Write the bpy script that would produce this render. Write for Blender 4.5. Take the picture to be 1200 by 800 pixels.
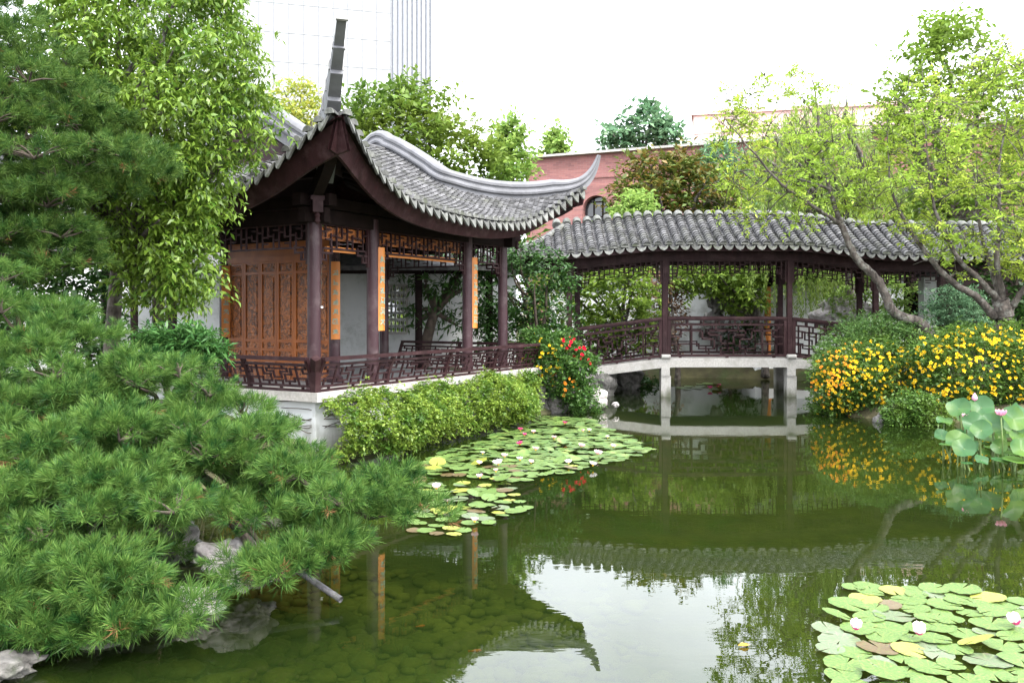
import bpy, math, random
import numpy as np
from mathutils import Vector, Matrix
from math import sin, cos, pi, radians, sqrt, exp

SC = bpy.context.scene
for _o in list(bpy.data.objects):
    bpy.data.objects.remove(_o)
COL = SC.collection
rng = np.random.default_rng(7)
random.seed(7)

# ------------------------------------------------------------------ camera, world, sun, exposure
EYE, FPX, HOR = 2.0, 1000.0, 366.0
cam_d = bpy.data.cameras.new('camera')
cam_d.sensor_width = 36.0
cam_d.lens = 30.0
cam_d.shift_y = -(400.0 - HOR) / 1200.0
cam_d.clip_start, cam_d.clip_end = 0.1, 3000
cam = bpy.data.objects.new('camera', cam_d)
COL.objects.link(cam)
cam.location = (0, 0, EYE)
cam.rotation_euler = (pi / 2, 0, 0)
SC.camera = cam

SUN_EL, SUN_AZ = radians(52), radians(140)      # azimuth clockwise from +Y
w = bpy.data.worlds.new('World')
SC.world = w
w.use_nodes = True
nt = w.node_tree
nt.nodes.clear()
sky = nt.nodes.new('ShaderNodeTexSky')
sky.sky_type = 'NISHITA'
sky.sun_disc = False
sky.sun_elevation, sky.sun_rotation = SUN_EL, SUN_AZ
sky.air_density, sky.dust_density, sky.ozone_density = 1.6, 6.0, 1.0
hsv = nt.nodes.new('ShaderNodeHueSaturation')
hsv.inputs['Saturation'].default_value = 0.38
nt.links.new(sky.outputs[0], hsv.inputs['Color'])
tc = nt.nodes.new('ShaderNodeTexCoord')
cl = nt.nodes.new('ShaderNodeTexNoise')
cl.inputs['Scale'].default_value = 2.2
cl.inputs['Detail'].default_value = 6
nt.links.new(tc.outputs['Generated'], cl.inputs['Vector'])
cr = nt.nodes.new('ShaderNodeValToRGB')
cr.color_ramp.elements[0].position, cr.color_ramp.elements[1].position = 0.1, 0.8
nt.links.new(cl.outputs['Fac'], cr.inputs['Fac'])
mx = nt.nodes.new('ShaderNodeMix')
mx.data_type = 'RGBA'
mx.inputs[7].default_value = (15.2, 15.9, 17.0, 1)       # bright overcast cloud
nt.links.new(cr.outputs['Color'], mx.inputs[0])
nt.links.new(hsv.outputs[0], mx.inputs[6])
bg = nt.nodes.new('ShaderNodeBackground')
bg.inputs['Strength'].default_value = 0.12
sx = nt.nodes.new('ShaderNodeSeparateXYZ')               # overcast sky: brighter overhead than at the horizon
nt.links.new(tc.outputs['Generated'], sx.inputs[0])
mr = nt.nodes.new('ShaderNodeMapRange')
mr.inputs['From Min'].default_value, mr.inputs['From Max'].default_value = 0.0, 1.0
mr.inputs['To Min'].default_value, mr.inputs['To Max'].default_value = 1.02, 1.35
nt.links.new(sx.outputs['Z'], mr.inputs['Value'])
vm = nt.nodes.new('ShaderNodeVectorMath')
vm.operation = 'SCALE'
nt.links.new(mx.outputs[2], vm.inputs[0])
nt.links.new(mr.outputs[0], vm.inputs['Scale'])
nt.links.new(vm.outputs[0], bg.inputs['Color'])
wo = nt.nodes.new('ShaderNodeOutputWorld')
nt.links.new(bg.outputs[0], wo.inputs['Surface'])

sd = bpy.data.lights.new('sun', 'SUN')
sd.energy, sd.angle, sd.color = 1.2, radians(16), (1.0, 0.96, 0.88)
sun = bpy.data.objects.new('sun', sd)
COL.objects.link(sun)
_dir = Vector((sin(SUN_AZ) * cos(SUN_EL), cos(SUN_AZ) * cos(SUN_EL), sin(SUN_EL)))
sun.rotation_euler = (-_dir).to_track_quat('-Z', 'Y').to_euler()
sun.location = _dir * 60

SC.view_settings.view_transform = 'Standard'
SC.view_settings.look = 'None'
SC.view_settings.exposure = 1.95
SC.view_settings.gamma = 1.0
SC.cycles.max_bounces = 8
SC.cycles.transparent_max_bounces = 12
SC.cycles.use_denoising = True

# ------------------------------------------------------------------ helpers
def Wp(u, v, Y):
    """point seen at photo pixel (u, v) standing Y metres away"""
    return Vector(((u - 600.0) / FPX * Y, Y, EYE - (v - HOR) / FPX * Y))

def link(o, parent=None):
    COL.objects.link(o)
    if parent is not None:
        o.parent = parent
    return o

def tag(o, label=None, cat=None, group=None, kind=None):
    if label: o['label'] = label
    if cat: o['category'] = cat
    if group: o['group'] = group
    if kind: o['kind'] = kind
    return o

def thing(name, loc, label, cat, group=None):
    o = bpy.data.objects.new(name, None)
    o.location = loc
    o.empty_display_size = 0.2
    link(o)
    return tag(o, label, cat, group)

def copy_tree(o, parent=None):
    c = o.copy()
    link(c, parent)
    for ch in list(o.children):
        copy_tree(ch, c)
    return c

def wloc(o):
    v = Vector((0, 0, 0))
    while o is not None:
        v += Vector(o.location)
        o = o.parent
    return v

def np_mesh(name, V, F, mat, parent=None, smooth=False, origin=None):
    """F: list of int arrays (n,k) - all world coordinates; the origin is the parent's or given"""
    V = np.asarray(V, dtype=np.float32).reshape(-1, 3)
    org = wloc(parent) if parent is not None else (Vector(origin) if origin is not None else
          Vector((float(V[:, 0].mean()), float(V[:, 1].mean()), float(V[:, 2].min()))))
    V = V - np.array(org, dtype=np.float32)
    me = bpy.data.meshes.new(name)
    me.vertices.add(len(V))
    me.vertices.foreach_set('co', V.ravel())
    tot = sum(f.shape[0] * f.shape[1] for f in F)
    npol = sum(f.shape[0] for f in F)
    me.loops.add(tot)
    me.loops.foreach_set('vertex_index', np.concatenate([f.ravel() for f in F]).astype(np.int32))
    me.polygons.add(npol)
    lt = np.concatenate([np.full(f.shape[0], f.shape[1]) for f in F]).astype(np.int32)
    ls = np.concatenate([[0], np.cumsum(lt)[:-1]]).astype(np.int32)
    me.polygons.foreach_set('loop_start', ls)
    if smooth:
        me.polygons.foreach_set('use_smooth', np.ones(npol, dtype=bool))
    me.update(calc_edges=True)
    me.validate()
    me.materials.append(mat)
    o = bpy.data.objects.new(name, me)
    link(o, parent)
    if parent is None:
        o.location = org
    return o

class MB:
    def __init__(s):
        s.v, s.f = [], []
    def add(s, vs, fs):
        b = len(s.v)
        s.v += [tuple(x) for x in vs]
        s.f += [tuple(i + b for i in f) for f in fs]
    def box(s, c, size, ax=None):
        c = Vector(c)
        if ax is None: ax = (Vector((1, 0, 0)), Vector((0, 1, 0)), Vector((0, 0, 1)))
        h = [Vector(a) * (z / 2) for a, z in zip(ax, size)]
        vs = [c + h[0] * i + h[1] * j + h[2] * k for k in (-1, 1) for j in (-1, 1) for i in (-1, 1)]
        s.add(vs, [(0, 2, 3, 1), (4, 5, 7, 6), (0, 1, 5, 4), (2, 6, 7, 3), (0, 4, 6, 2), (1, 3, 7, 5)])
    def bar(s, a, b, wd, ht, up=(0, 0, 1)):
        a, b = Vector(a), Vector(b)
        d = b - a
        L = d.length
        if L < 1e-6: return
        d /= L
        up = Vector(up)
        if abs(d.dot(up)) > 0.98: up = Vector((0, 1, 0)) if abs(d.y) < 0.9 else Vector((1, 0, 0))
        sd_ = d.cross(up).normalized()
        u = sd_.cross(d)
        s.box((a + b) / 2, (L, wd, ht), (d, sd_, u))
    def sweep(s, path, prof, up=(0, 0, 1), scales=None, caps=True, closed=True):
        """prof: list of (side, up) offsets"""
        path = [Vector(p) for p in path]
        n, m = len(path), len(prof)
        vs = []
        for i, p in enumerate(path):
            d = (path[min(i + 1, n - 1)] - path[max(i - 1, 0)]).normalized()
            u0 = Vector(up)
            if abs(d.dot(u0)) > 0.995: u0 = Vector((0, 1, 0))
            sd_ = d.cross(u0).normalized()
            u = sd_.cross(d)
            k = scales[i] if scales is not None else 1.0
            kx, ky = k if isinstance(k, tuple) else (k, k)
            vs += [p + sd_ * (a * kx) + u * (b * ky) for a, b in prof]
        fs = []
        mm = m if closed else m - 1
        for i in range(n - 1):
            for j in range(mm):
                j2 = (j + 1) % m
                fs.append((i * m + j, i * m + j2, (i + 1) * m + j2, (i + 1) * m + j))
        if caps and closed:
            fs.append(tuple(range(m - 1, -1, -1)))
            fs.append(tuple((n - 1) * m + j for j in range(m)))
        s.add(vs, fs)
    def tube(s, path, r, n=8, caps=True):
        rr = r if hasattr(r, '__len__') else [r] * len(path)
        s.sweep(path, [(cos(2 * pi * k / n), sin(2 * pi * k / n)) for k in range(n)], scales=list(rr), caps=caps)
    def lathe(s, c, prof, n=16):
        c = Vector(c)
        vs, fs = [], []
        for (r, z) in prof:
            vs += [c + Vector((r * cos(2 * pi * k / n), r * sin(2 * pi * k / n), z)) for k in range(n)]
        for i in range(len(prof) - 1):
            for k in range(n):
                fs.append((i * n + k, i * n + (k + 1) % n, (i + 1) * n + (k + 1) % n, (i + 1) * n + k))
        fs.append(tuple(range(n - 1, -1, -1)))
        fs.append(tuple((len(prof) - 1) * n + k for k in range(n)))
        s.add(vs, fs)
    def build(s, name, mat, parent=None, smooth=False, origin=None, angle=None):
        V = np.array(s.v, dtype=np.float32)
        org = wloc(parent) if parent is not None else (Vector(origin) if origin is not None else
              Vector((float(V[:, 0].mean()), float(V[:, 1].mean()), float(V[:, 2].min()))))
        me = bpy.data.meshes.new(name)
        me.from_pydata((V - np.array(org, dtype=np.float32)).tolist(), [], s.f)
        if smooth:
            me.polygons.foreach_set('use_smooth', np.ones(len(me.polygons), dtype=bool))
            if angle: me.set_sharp_from_angle(angle=radians(angle))
        me.update()
        me.materials.append(mat)
        o = bpy.data.objects.new(name, me)
        link(o, parent)
        if parent is None: o.location = org
        return o

def catmull(pts, n=8):
    P = [Vector(p) for p in pts]
    P = [P[0] * 2 - P[1]] + P + [P[-1] * 2 - P[-2]]
    out = []
    for i in range(1, len(P) - 2):
        a, b, c, d = P[i - 1:i + 3]
        for k in range(n):
            t = k / n
            out.append(0.5 * ((2 * b) + (c - a) * t + (2 * a - 5 * b + 4 * c - d) * t * t + (3 * b - a - 3 * c + d) * t ** 3))
    out.append(P[-2])
    return out

# ------------------------------------------------------------------ materials
def new_mat(name):
    m = bpy.data.materials.new(name)
    m.use_nodes = True
    n = m.node_tree
    n.nodes.clear()
    out = n.nodes.new('ShaderNodeOutputMaterial')
    return m, n, out

def surf(name, c1, c2, rough=0.7, scale=6.0, bump=0.15, detail=6, bscale=None, spec=0.4, stretch=None, c3=None, s3=1.2):
    """two-tone noisy surface, optional large stains c3, with bump"""
    m, n, out = new_mat(name)
    b = n.nodes.new('ShaderNodeBsdfPrincipled')
    b.inputs['Roughness'].default_value = rough
    b.inputs['Specular IOR Level'].default_value = spec
    t = n.nodes.new('ShaderNodeTexCoord')
    src = t.outputs['Object']
    if stretch:
        mp = n.nodes.new('ShaderNodeMapping')
        mp.inputs['Scale'].default_value = stretch
        n.links.new(src, mp.inputs['Vector'])
        src = mp.outputs[0]
    z = n.nodes.new('ShaderNodeTexNoise')
    z.inputs['Scale'].default_value = scale
    z.inputs['Detail'].default_value = detail
    n.links.new(src, z.inputs['Vector'])
    r = n.nodes.new('ShaderNodeValToRGB')
    r.color_ramp.elements[0].position, r.color_ramp.elements[1].position = 0.32, 0.7
    r.color_ramp.elements[0].color = (*c1, 1)
    r.color_ramp.elements[1].color = (*c2, 1)
    n.links.new(z.outputs['Fac'], r.inputs['Fac'])
    colr = r.outputs['Color']
    if c3 is not None:
        z3 = n.nodes.new('ShaderNodeTexNoise')
        z3.inputs['Scale'].default_value = s3
        z3.inputs['Detail'].default_value = 8
        z3.inputs['Roughness'].default_value = 0.7
        n.links.new(t.outputs['Object'], z3.inputs['Vector'])
        r3 = n.nodes.new('ShaderNodeValToRGB')
        r3.color_ramp.elements[0].position, r3.color_ramp.elements[1].position = 0.5, 0.68
        n.links.new(z3.outputs['Fac'], r3.inputs['Fac'])
        mxx = n.nodes.new('ShaderNodeMix')
        mxx.data_type = 'RGBA'
        mxx.inputs[7].default_value = (*c3, 1)
        n.links.new(r3.outputs['Color'], mxx.inputs[0])
        n.links.new(colr, mxx.inputs[6])
        colr = mxx.outputs[2]
    n.links.new(colr, b.inputs['Base Color'])
    if bump:
        z2 = n.nodes.new('ShaderNodeTexNoise')
        z2.inputs['Scale'].default_value = bscale or scale * 4
        z2.inputs['Detail'].default_value = 5
        n.links.new(src, z2.inputs['Vector'])
        bp = n.nodes.new('ShaderNodeBump')
        bp.inputs['Strength'].default_value = bump
        bp.inputs['Distance'].default_value = 0.02
        n.links.new(z2.outputs['Fac'], bp.inputs['Height'])
        n.links.new(bp.outputs[0], b.inputs['Normal'])
    n.links.new(b.outputs[0], out.inputs['Surface'])
    return m

def leafm(name, c1, c2, trans=0.35, gloss=0.05, cn=None, nscale=1.0, rough=0.4):
    """leaf: colour differs from leaf to leaf; cn = third tint in patches"""
    m, n, out = new_mat(name)
    g = n.nodes.new('ShaderNodeNewGeometry')
    r = n.nodes.new('ShaderNodeMix')
    r.data_type = 'RGBA'
    r.inputs[6].default_value, r.inputs[7].default_value = (*c1, 1), (*c2, 1)
    n.links.new(g.outputs['Random Per Island'], r.inputs[0])
    c = r.outputs[2]
    if cn is not None:
        t = n.nodes.new('ShaderNodeTexCoord')
        z = n.nodes.new('ShaderNodeTexNoise')
        z.inputs['Scale'].default_value = nscale
        z.inputs['Detail'].default_value = 3
        n.links.new(t.outputs['Object'], z.inputs['Vector'])
        rr = n.nodes.new('ShaderNodeValToRGB')
        rr.color_ramp.elements[0].position, rr.color_ramp.elements[1].position = 0.45, 0.65
        n.links.new(z.outputs['Fac'], rr.inputs['Fac'])
        m2 = n.nodes.new('ShaderNodeMix')
        m2.data_type = 'RGBA'
        m2.inputs[7].default_value = (*cn, 1)
        n.links.new(rr.outputs['Color'], m2.inputs[0])
        n.links.new(c, m2.inputs[6])
        c = m2.outputs[2]
    d = n.nodes.new('ShaderNodeBsdfDiffuse')
    tl = n.nodes.new('ShaderNodeBsdfTranslucent')
    gl = n.nodes.new('ShaderNodeBsdfGlossy')
    gl.inputs['Roughness'].default_value = rough
    gl.inputs['Color'].default_value = (1, 1, 1, 1)
    n.links.new(c, d.inputs['Color'])
    n.links.new(c, tl.inputs['Color'])
    a = n.nodes.new('ShaderNodeMixShader')
    a.inputs[0].default_value = trans
    n.links.new(d.outputs[0], a.inputs[1])
    n.links.new(tl.outputs[0], a.inputs[2])
    e = n.nodes.new('ShaderNodeMixShader')
    e.inputs[0].default_value = gloss * 0.4
    n.links.new(a.outputs[0], e.inputs[1])
    n.links.new(gl.outputs[0], e.inputs[2])
    n.links.new(e.outputs[0], out.inputs['Surface'])
    return m

M = {}
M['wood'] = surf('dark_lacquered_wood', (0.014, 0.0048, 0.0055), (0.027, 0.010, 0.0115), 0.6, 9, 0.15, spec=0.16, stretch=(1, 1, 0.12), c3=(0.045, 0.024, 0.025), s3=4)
M['wood_dark'] = surf('shade_dark_wood', (0.007, 0.0042, 0.004), (0.013, 0.0075, 0.007), 0.8, 6, 0.1, spec=0.08)  # darker copy of the wood, under-eave shade put into its colour
M['column'] = surf('column_lacquer', (0.023, 0.0095, 0.0125), (0.040, 0.018, 0.022), 0.5, 9, 0.12, spec=0.24, stretch=(1, 1, 0.1), c3=(0.062, 0.042, 0.044), s3=4)
M['orange'] = surf('honey_wood', (0.34, 0.105, 0.014), (0.52, 0.18, 0.03), 0.5, 5, 0.12, stretch=(1, 1, 0.15))
M['carved'] = None
M['screen'] = surf('darker_honey_wood', (0.20, 0.05, 0.005), (0.31, 0.088, 0.010), 0.5, 5, 0.12, stretch=(1, 1, 0.15))  # darker copy of the honey wood, for the screen and transom
M['tile'] = surf('grey_roof_tile', (0.035, 0.034, 0.035), (0.115, 0.112, 0.115), 0.85, 9, 0.35, c3=(0.07, 0.072, 0.055), s3=1.6)
M['tile_edge'] = surf('weathered_tile_edge', (0.058, 0.059, 0.054), (0.135, 0.135, 0.127), 0.9, 14, 0.3, c3=(0.045, 0.052, 0.03), s3=5)
M['ridge'] = surf('grey_ridge_plaster', (0.085, 0.085, 0.092), (0.135, 0.135, 0.147), 0.75, 3, 0.12, c3=(0.07, 0.07, 0.073), s3=1.1)
M['ridge_cap'] = surf('pale_ridge_trim', (0.16, 0.155, 0.15), (0.23, 0.225, 0.215), 0.8, 8, 0.1)
M['plaster'] = surf('white_plaster', (0.42, 0.43, 0.43), (0.50, 0.51, 0.51), 0.9, 1.2, 0.1, c3=(0.29, 0.295, 0.275), s3=1.8)
M['stone'] = surf('pale_granite', (0.26, 0.245, 0.23), (0.35, 0.335, 0.31), 0.8, 30, 0.15, c3=(0.2, 0.19, 0.17), s3=2)
M['rock'] = surf('limestone_rock', (0.045, 0.042, 0.038), (0.17, 0.16, 0.15), 0.95, 9, 1.0, bscale=22, c3=(0.03, 0.036, 0.022), s3=5)
M['rock_pale'] = surf('pale_rock', (0.26, 0.23, 0.225), (0.48, 0.45, 0.44), 0.95, 9, 1.0, bscale=22, c3=(0.09, 0.08, 0.065), s3=6)
M['bark'] = surf('grey_bark', (0.022, 0.017, 0.014), (0.10, 0.082, 0.07), 0.95, 13, 1.0, bscale=24, stretch=(1, 1, 0.5), c3=(0.16, 0.155, 0.135), s3=7)
M['bark_dark'] = surf('dark_bark', (0.028, 0.021, 0.016), (0.085, 0.065, 0.05), 0.95, 8, 0.7, bscale=18)
M['soil'] = None
M['concrete_pipe'] = surf('grey_pipe', (0.06, 0.058, 0.066), (0.15, 0.145, 0.155), 0.7, 25, 0.3, c3=(0.05, 0.055, 0.03), s3=9)
M['white_paint'] = surf('white_paint', (0.74, 0.74, 0.73), (0.8, 0.8, 0.8), 0.6, 4, 0.05)
M['teal'] = surf('faded_green_ink', (0.16, 0.22, 0.17), (0.24, 0.31, 0.24), 0.7, 30, 0.0)

def vary_islands(m, lo, hi):
    """every tile has its own tone"""
    n = m.node_tree
    b = next(q for q in n.nodes if q.type == 'BSDF_PRINCIPLED')
    src = b.inputs['Base Color'].links[0].from_socket
    gg = n.nodes.new('ShaderNodeNewGeometry')
    mr_ = n.nodes.new('ShaderNodeMapRange')
    mr_.inputs['To Min'].default_value, mr_.inputs['To Max'].default_value = lo, hi
    n.links.new(gg.outputs['Random Per Island'], mr_.inputs['Value'])
    v = n.nodes.new('ShaderNodeVectorMath')
    v.operation = 'SCALE'
    n.links.new(src, v.inputs[0])
    n.links.new(mr_.outputs[0], v.inputs['Scale'])
    n.links.new(v.outputs[0], b.inputs['Base Color'])
vary_islands(M['tile'], 0.4, 1.15)
vary_islands(M['tile_edge'], 0.65, 1.3)
def waterline(m, z0=0.05, z1=0.32):
    """a ragged dark algae stain just above the pond level"""
    m = m.copy()
    m.name = m.name + '_stained'
    n = m.node_tree
    b = next(q for q in n.nodes if q.type == 'BSDF_PRINCIPLED')
    src = b.inputs['Base Color'].links[0].from_socket
    t = n.nodes.new('ShaderNodeTexCoord')
    sp = n.nodes.new('ShaderNodeSeparateXYZ')
    n.links.new(t.outputs['Object'], sp.inputs[0])
    nz = n.nodes.new('ShaderNodeTexNoise')
    nz.inputs['Scale'].default_value = 7
    nz.inputs['Detail'].default_value = 6
    mp = n.nodes.new('ShaderNodeMapping')
    mp.inputs['Scale'].default_value = (1, 1, 0.25)
    n.links.new(t.outputs['Object'], mp.inputs['Vector'])
    n.links.new(mp.outputs[0], nz.inputs['Vector'])
    ad = n.nodes.new('ShaderNodeMath')
    ad.operation = 'MULTIPLY_ADD'
    ad.inputs[1].default_value = -0.55
    n.links.new(nz.outputs['Fac'], ad.inputs[0])
    n.links.new(sp.outputs['Z'], ad.inputs[2])
    mr_ = n.nodes.new('ShaderNodeMapRange')
    mr_.inputs['From Min'].default_value, mr_.inputs['From Max'].default_value = z0 - 0.27, z1 - 0.27
    mr_.inputs['To Min'].default_value, mr_.inputs['To Max'].default_value = 0.85, 0.0
    n.links.new(ad.outputs[0], mr_.inputs['Value'])
    mxx = n.nodes.new('ShaderNodeMix')
    mxx.data_type = 'RGBA'
    mxx.inputs[7].default_value = (0.06, 0.065, 0.035, 1)
    n.links.new(mr_.outputs[0], mxx.inputs[0])
    n.links.new(src, mxx.inputs[6])
    n.links.new(mxx.outputs[2], b.inputs['Base Color'])
    return m
M['plaster_base'] = waterline(M['plaster'], 0.05, 0.5)
M['stone_pier'] = waterline(M['stone'], 0.03, 0.22)
def carved_mat():
    m, n, out = new_mat('carved_honey_wood')
    b = n.nodes.new('ShaderNodeBsdfPrincipled')
    b.inputs['Roughness'].default_value = 0.5
    t = n.nodes.new('ShaderNodeTexCoord')
    z = n.nodes.new('ShaderNodeTexNoise')
    z.inputs['Scale'].default_value = 14
    z.inputs['Detail'].default_value = 2
    z.inputs['Distortion'].default_value = 1.4
    n.links.new(t.outputs['Object'], z.inputs['Vector'])
    r = n.nodes.new('ShaderNodeValToRGB')
    r.color_ramp.elements[0].position, r.color_ramp.elements[1].position = 0.42, 0.56
    r.color_ramp.elements[0].color = (0.085, 0.023, 0.004, 1)
    r.color_ramp.elements[1].color = (0.30, 0.09, 0.014, 1)
    n.links.new(z.outputs['Fac'], r.inputs['Fac'])
    n.links.new(r.outputs[0], b.inputs['Base Color'])
    bp = n.nodes.new('ShaderNodeBump')
    bp.inputs['Strength'].default_value = 0.9
    bp.inputs['Distance'].default_value = 0.03
    n.links.new(z.outputs['Fac'], bp.inputs['Height'])
    n.links.new(bp.outputs[0], b.inputs['Normal'])
    n.links.new(b.outputs[0], out.inputs['Surface'])
    return m
M['carved'] = carved_mat()

def brick_mat(name, c1, c2, mortar, scale=1.0):
    m, n, out = new_mat(name)
    b = n.nodes.new('ShaderNodeBsdfPrincipled')
    b.inputs['Roughness'].default_value = 0.9
    t = n.nodes.new('ShaderNodeTexCoord')
    mp = n.nodes.new('ShaderNodeMapping')
    mp.inputs['Rotation'].default_value = (radians(90), 0, 0)
    n.links.new(t.outputs['Object'], mp.inputs['Vector'])
    k = n.nodes.new('ShaderNodeTexBrick')
    k.inputs['Scale'].default_value = scale
    k.inputs['Color1'].default_value = (*c1, 1)
    k.inputs['Color2'].default_value = (*c2, 1)
    k.inputs['Mortar'].default_value = (*mortar, 1)
    k.inputs['Mortar Size'].default_value = 0.012
    k.inputs['Brick Width'].default_value = 0.9
    k.inputs['Row Height'].default_value = 0.28
    n.links.new(mp.outputs[0], k.inputs['Vector'])
    z = n.nodes.new('ShaderNodeTexNoise')
    z.inputs['Scale'].default_value = 0.9
    z.inputs['Detail'].default_value = 8
    mp2 = n.nodes.new('ShaderNodeMapping')
    mp2.inputs['Scale'].default_value = (0.5, 0.5, 2.5)
    n.links.new(t.outputs['Object'], mp2.inputs['Vector'])
    n.links.new(mp2.outputs[0], z.inputs['Vector'])
    mm = n.nodes.new('ShaderNodeMix')
    mm.data_type = 'RGBA'
    mm.blend_type = 'OVERLAY'
    mm.inputs[0].default_value = 0.5
    n.links.new(k.outputs['Color'], mm.inputs[6])
    n.links.new(z.outputs['Fac'], mm.inputs[7])
    n.links.new(mm.outputs[2], b.inputs['Base Color'])
    n.links.new(b.outputs[0], out.inputs['Surface'])
    return m
M['brick'] = brick_mat('red_brick', (0.20, 0.082, 0.073), (0.145, 0.058, 0.056), (0.18, 0.13, 0.12), 2.2)
M['brick_hazed'] = brick_mat('haze_paled_brick', (0.52, 0.38, 0.34), (0.47, 0.33, 0.3), (0.5, 0.42, 0.38))  # veiling haze is put into this brick colour
M['tower_panel'] = surf('white_tower_panel', (0.25, 0.255, 0.26), (0.28, 0.285, 0.29), 0.35, 0.2, 0)
M['tower_line'] = surf('grey_tower_mullion', (0.14, 0.145, 0.155), (0.16, 0.165, 0.175), 0.6, 2, 0)
M['glass_dark'] = surf('dark_window_glass', (0.012, 0.014, 0.016), (0.02, 0.022, 0.025), 0.12, 1, 0, spec=0.6)

def water_mat():
    m, n, out = new_mat('pond_water')
    t = n.nodes.new('ShaderNodeTexCoord')
    mp = n.nodes.new('ShaderNodeMapping')
    mp.inputs['Scale'].default_value = (0.8, 2.2, 1)
    n.links.new(t.outputs['Object'], mp.inputs['Vector'])
    z = n.nodes.new('ShaderNodeTexNoise')
    z.inputs['Scale'].default_value = 2.4
    z.inputs['Detail'].default_value = 3
    z.inputs['Roughness'].default_value = 0.55
    n.links.new(mp.outputs[0], z.inputs['Vector'])
    bp = n.nodes.new('ShaderNodeBump')
    bp.inputs['Strength'].default_value = 0.10
    bp.inputs['Distance'].default_value = 0.006
    n.links.new(z.outputs['Fac'], bp.inputs['Height'])
    fr = n.nodes.new('ShaderNodeFresnel')
    fr.inputs['IOR'].default_value = 1.33
    n.links.new(bp.outputs[0], fr.inputs['Normal'])
    gl = n.nodes.new('ShaderNodeBsdfGlossy')
    gl.inputs['Roughness'].default_value = 0.0
    gl.inputs['Color'].default_value = (1, 1, 1, 1)
    n.links.new(bp.outputs[0], gl.inputs['Normal'])
    tr = n.nodes.new('ShaderNodeBsdfTransparent')
    tr.inputs['Color'].default_value = (0.54, 0.60, 0.29, 1)
    df = n.nodes.new('ShaderNodeBsdfDiffuse')
    df.inputs['Color'].default_value = (0.0135, 0.025, 0.005, 1)
    a = n.nodes.new('ShaderNodeMixShader')
    a.inputs[0].default_value = 0.36
    n.links.new(tr.outputs[0], a.inputs[1])
    n.links.new(df.outputs[0], a.inputs[2])
    e = n.nodes.new('ShaderNodeMixShader')
    n.links.new(fr.outputs[0], e.inputs[0])
    n.links.new(a.outputs[0], e.inputs[1])
    n.links.new(gl.outputs[0], e.inputs[2])
    n.links.new(e.outputs[0], out.inputs['Surface'])
    return m
M['water'] = water_mat()
M['soil'] = surf('dark_soil_and_moss', (0.035, 0.03, 0.015), (0.075, 0.07, 0.03), 0.95, 3, 0.6, c3=(0.03, 0.05, 0.012), s3=1.0)
M['pebble'] = surf('algae_pebble', (0.045, 0.05, 0.016), (0.12, 0.115, 0.045), 0.8, 2.5, 0.3, c3=(0.03, 0.038, 0.01), s3=1.3)

# ------------------------------------------------------------------ the ground, the pond
POND = np.array([(-2.5, 2.6), (-2.95, 4.6), (-3.3, 6.5), (-3.6, 9), (-3.3, 10.6), (-2.62, 11.25), (0.42, 16.5), (1.25, 17.5),
                 (1.5, 19), (1.5, 21), (1.0, 23), (1.5, 25.6), (6, 26.2), (8.6, 25), (8.6, 22), (7.7, 20.0), (6.6, 18.0),
                 (6.2, 17.2), (6.6, 16.3), (7.3, 15.7), (8.7, 15.3), (10.6, 12.5), (10.4, 6), (9, 2.4), (5, 1.3), (0, 1.3)])
def pond_sd(x, y):
    """signed distance to the shore, positive in the water"""
    d = np.full(x.shape, 1e9)
    ins = np.zeros(x.shape, bool)
    n = len(POND)
    for i in range(n):
        a, b = POND[i], POND[(i + 1) % n]
        ex, ey = b - a
        t = np.clip(((x - a[0]) * ex + (y - a[1]) * ey) / (ex * ex + ey * ey), 0, 1)
        d = np.minimum(d, np.hypot(x - a[0] - t * ex, y - a[1] - t * ey))
        c = ((a[1] > y) != (b[1] > y)) & (x < (b[0] - a[0]) * (y - a[1]) / (b[1] - a[1] + 1e-12) + a[0])
        ins ^= c
    return np.where(ins, d, -d)
def sstep(a, b, x):
    t = np.clip((x - a) / (b - a), 0, 1)
    return t * t * (3 - 2 * t)
def ground_z(x, y):
    s = pond_sd(x, y)
    h = 0.32 + 0.05 * np.sin(x * 1.7) * np.cos(y * 1.3)
    h = h + 0.35 * sstep(-0.5, -3.0, s) * (np.abs(x) < 40)
    z = np.where(s > 0, -0.12 - 0.45 * sstep(0, 2.2, s) - 0.25 * sstep(2, 5, s), 0)
    k = sstep(-0.35, 0.1, s)
    return h * (1 - k) + (z - 0.0) * k
ax = np.concatenate([[-900, -500, -300, -180, -110, -70, -45, -32, -24, -19, -16], np.arange(-14, 14.01, 0.2), [16, 19, 24, 32, 45, 70, 110, 180, 300, 500, 900]])
ay = np.concatenate([[-60, -20, -8, -3, -1], np.arange(0, 30.01, 0.2), [32, 36, 42, 50, 65, 90, 130, 200, 300, 500, 900, 1600]])
gx, gy = np.meshgrid(ax, ay)
gz = ground_z(gx, gy)
nx, ny = len(ax), len(ay)
idx = np.arange(nx * ny).reshape(ny, nx)
Fq = np.stack([idx[:-1, :-1], idx[:-1, 1:], idx[1:, 1:], idx[1:, :-1]], -1).reshape(-1, 4)
g = np_mesh('ground', np.stack([gx, gy, gz], -1), [Fq], M['soil'], smooth=True, origin=(0, 0, 0))
tag(g, kind='structure')
mb = MB()
mb.add([(-13, 0.6, 0), (13, 0.6, 0), (13, 29, 0), (-13, 29, 0)], [(0, 1, 2, 3)])
tag(mb.build('water', M['water'], origin=(0, 0, 0)), kind='structure')

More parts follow.
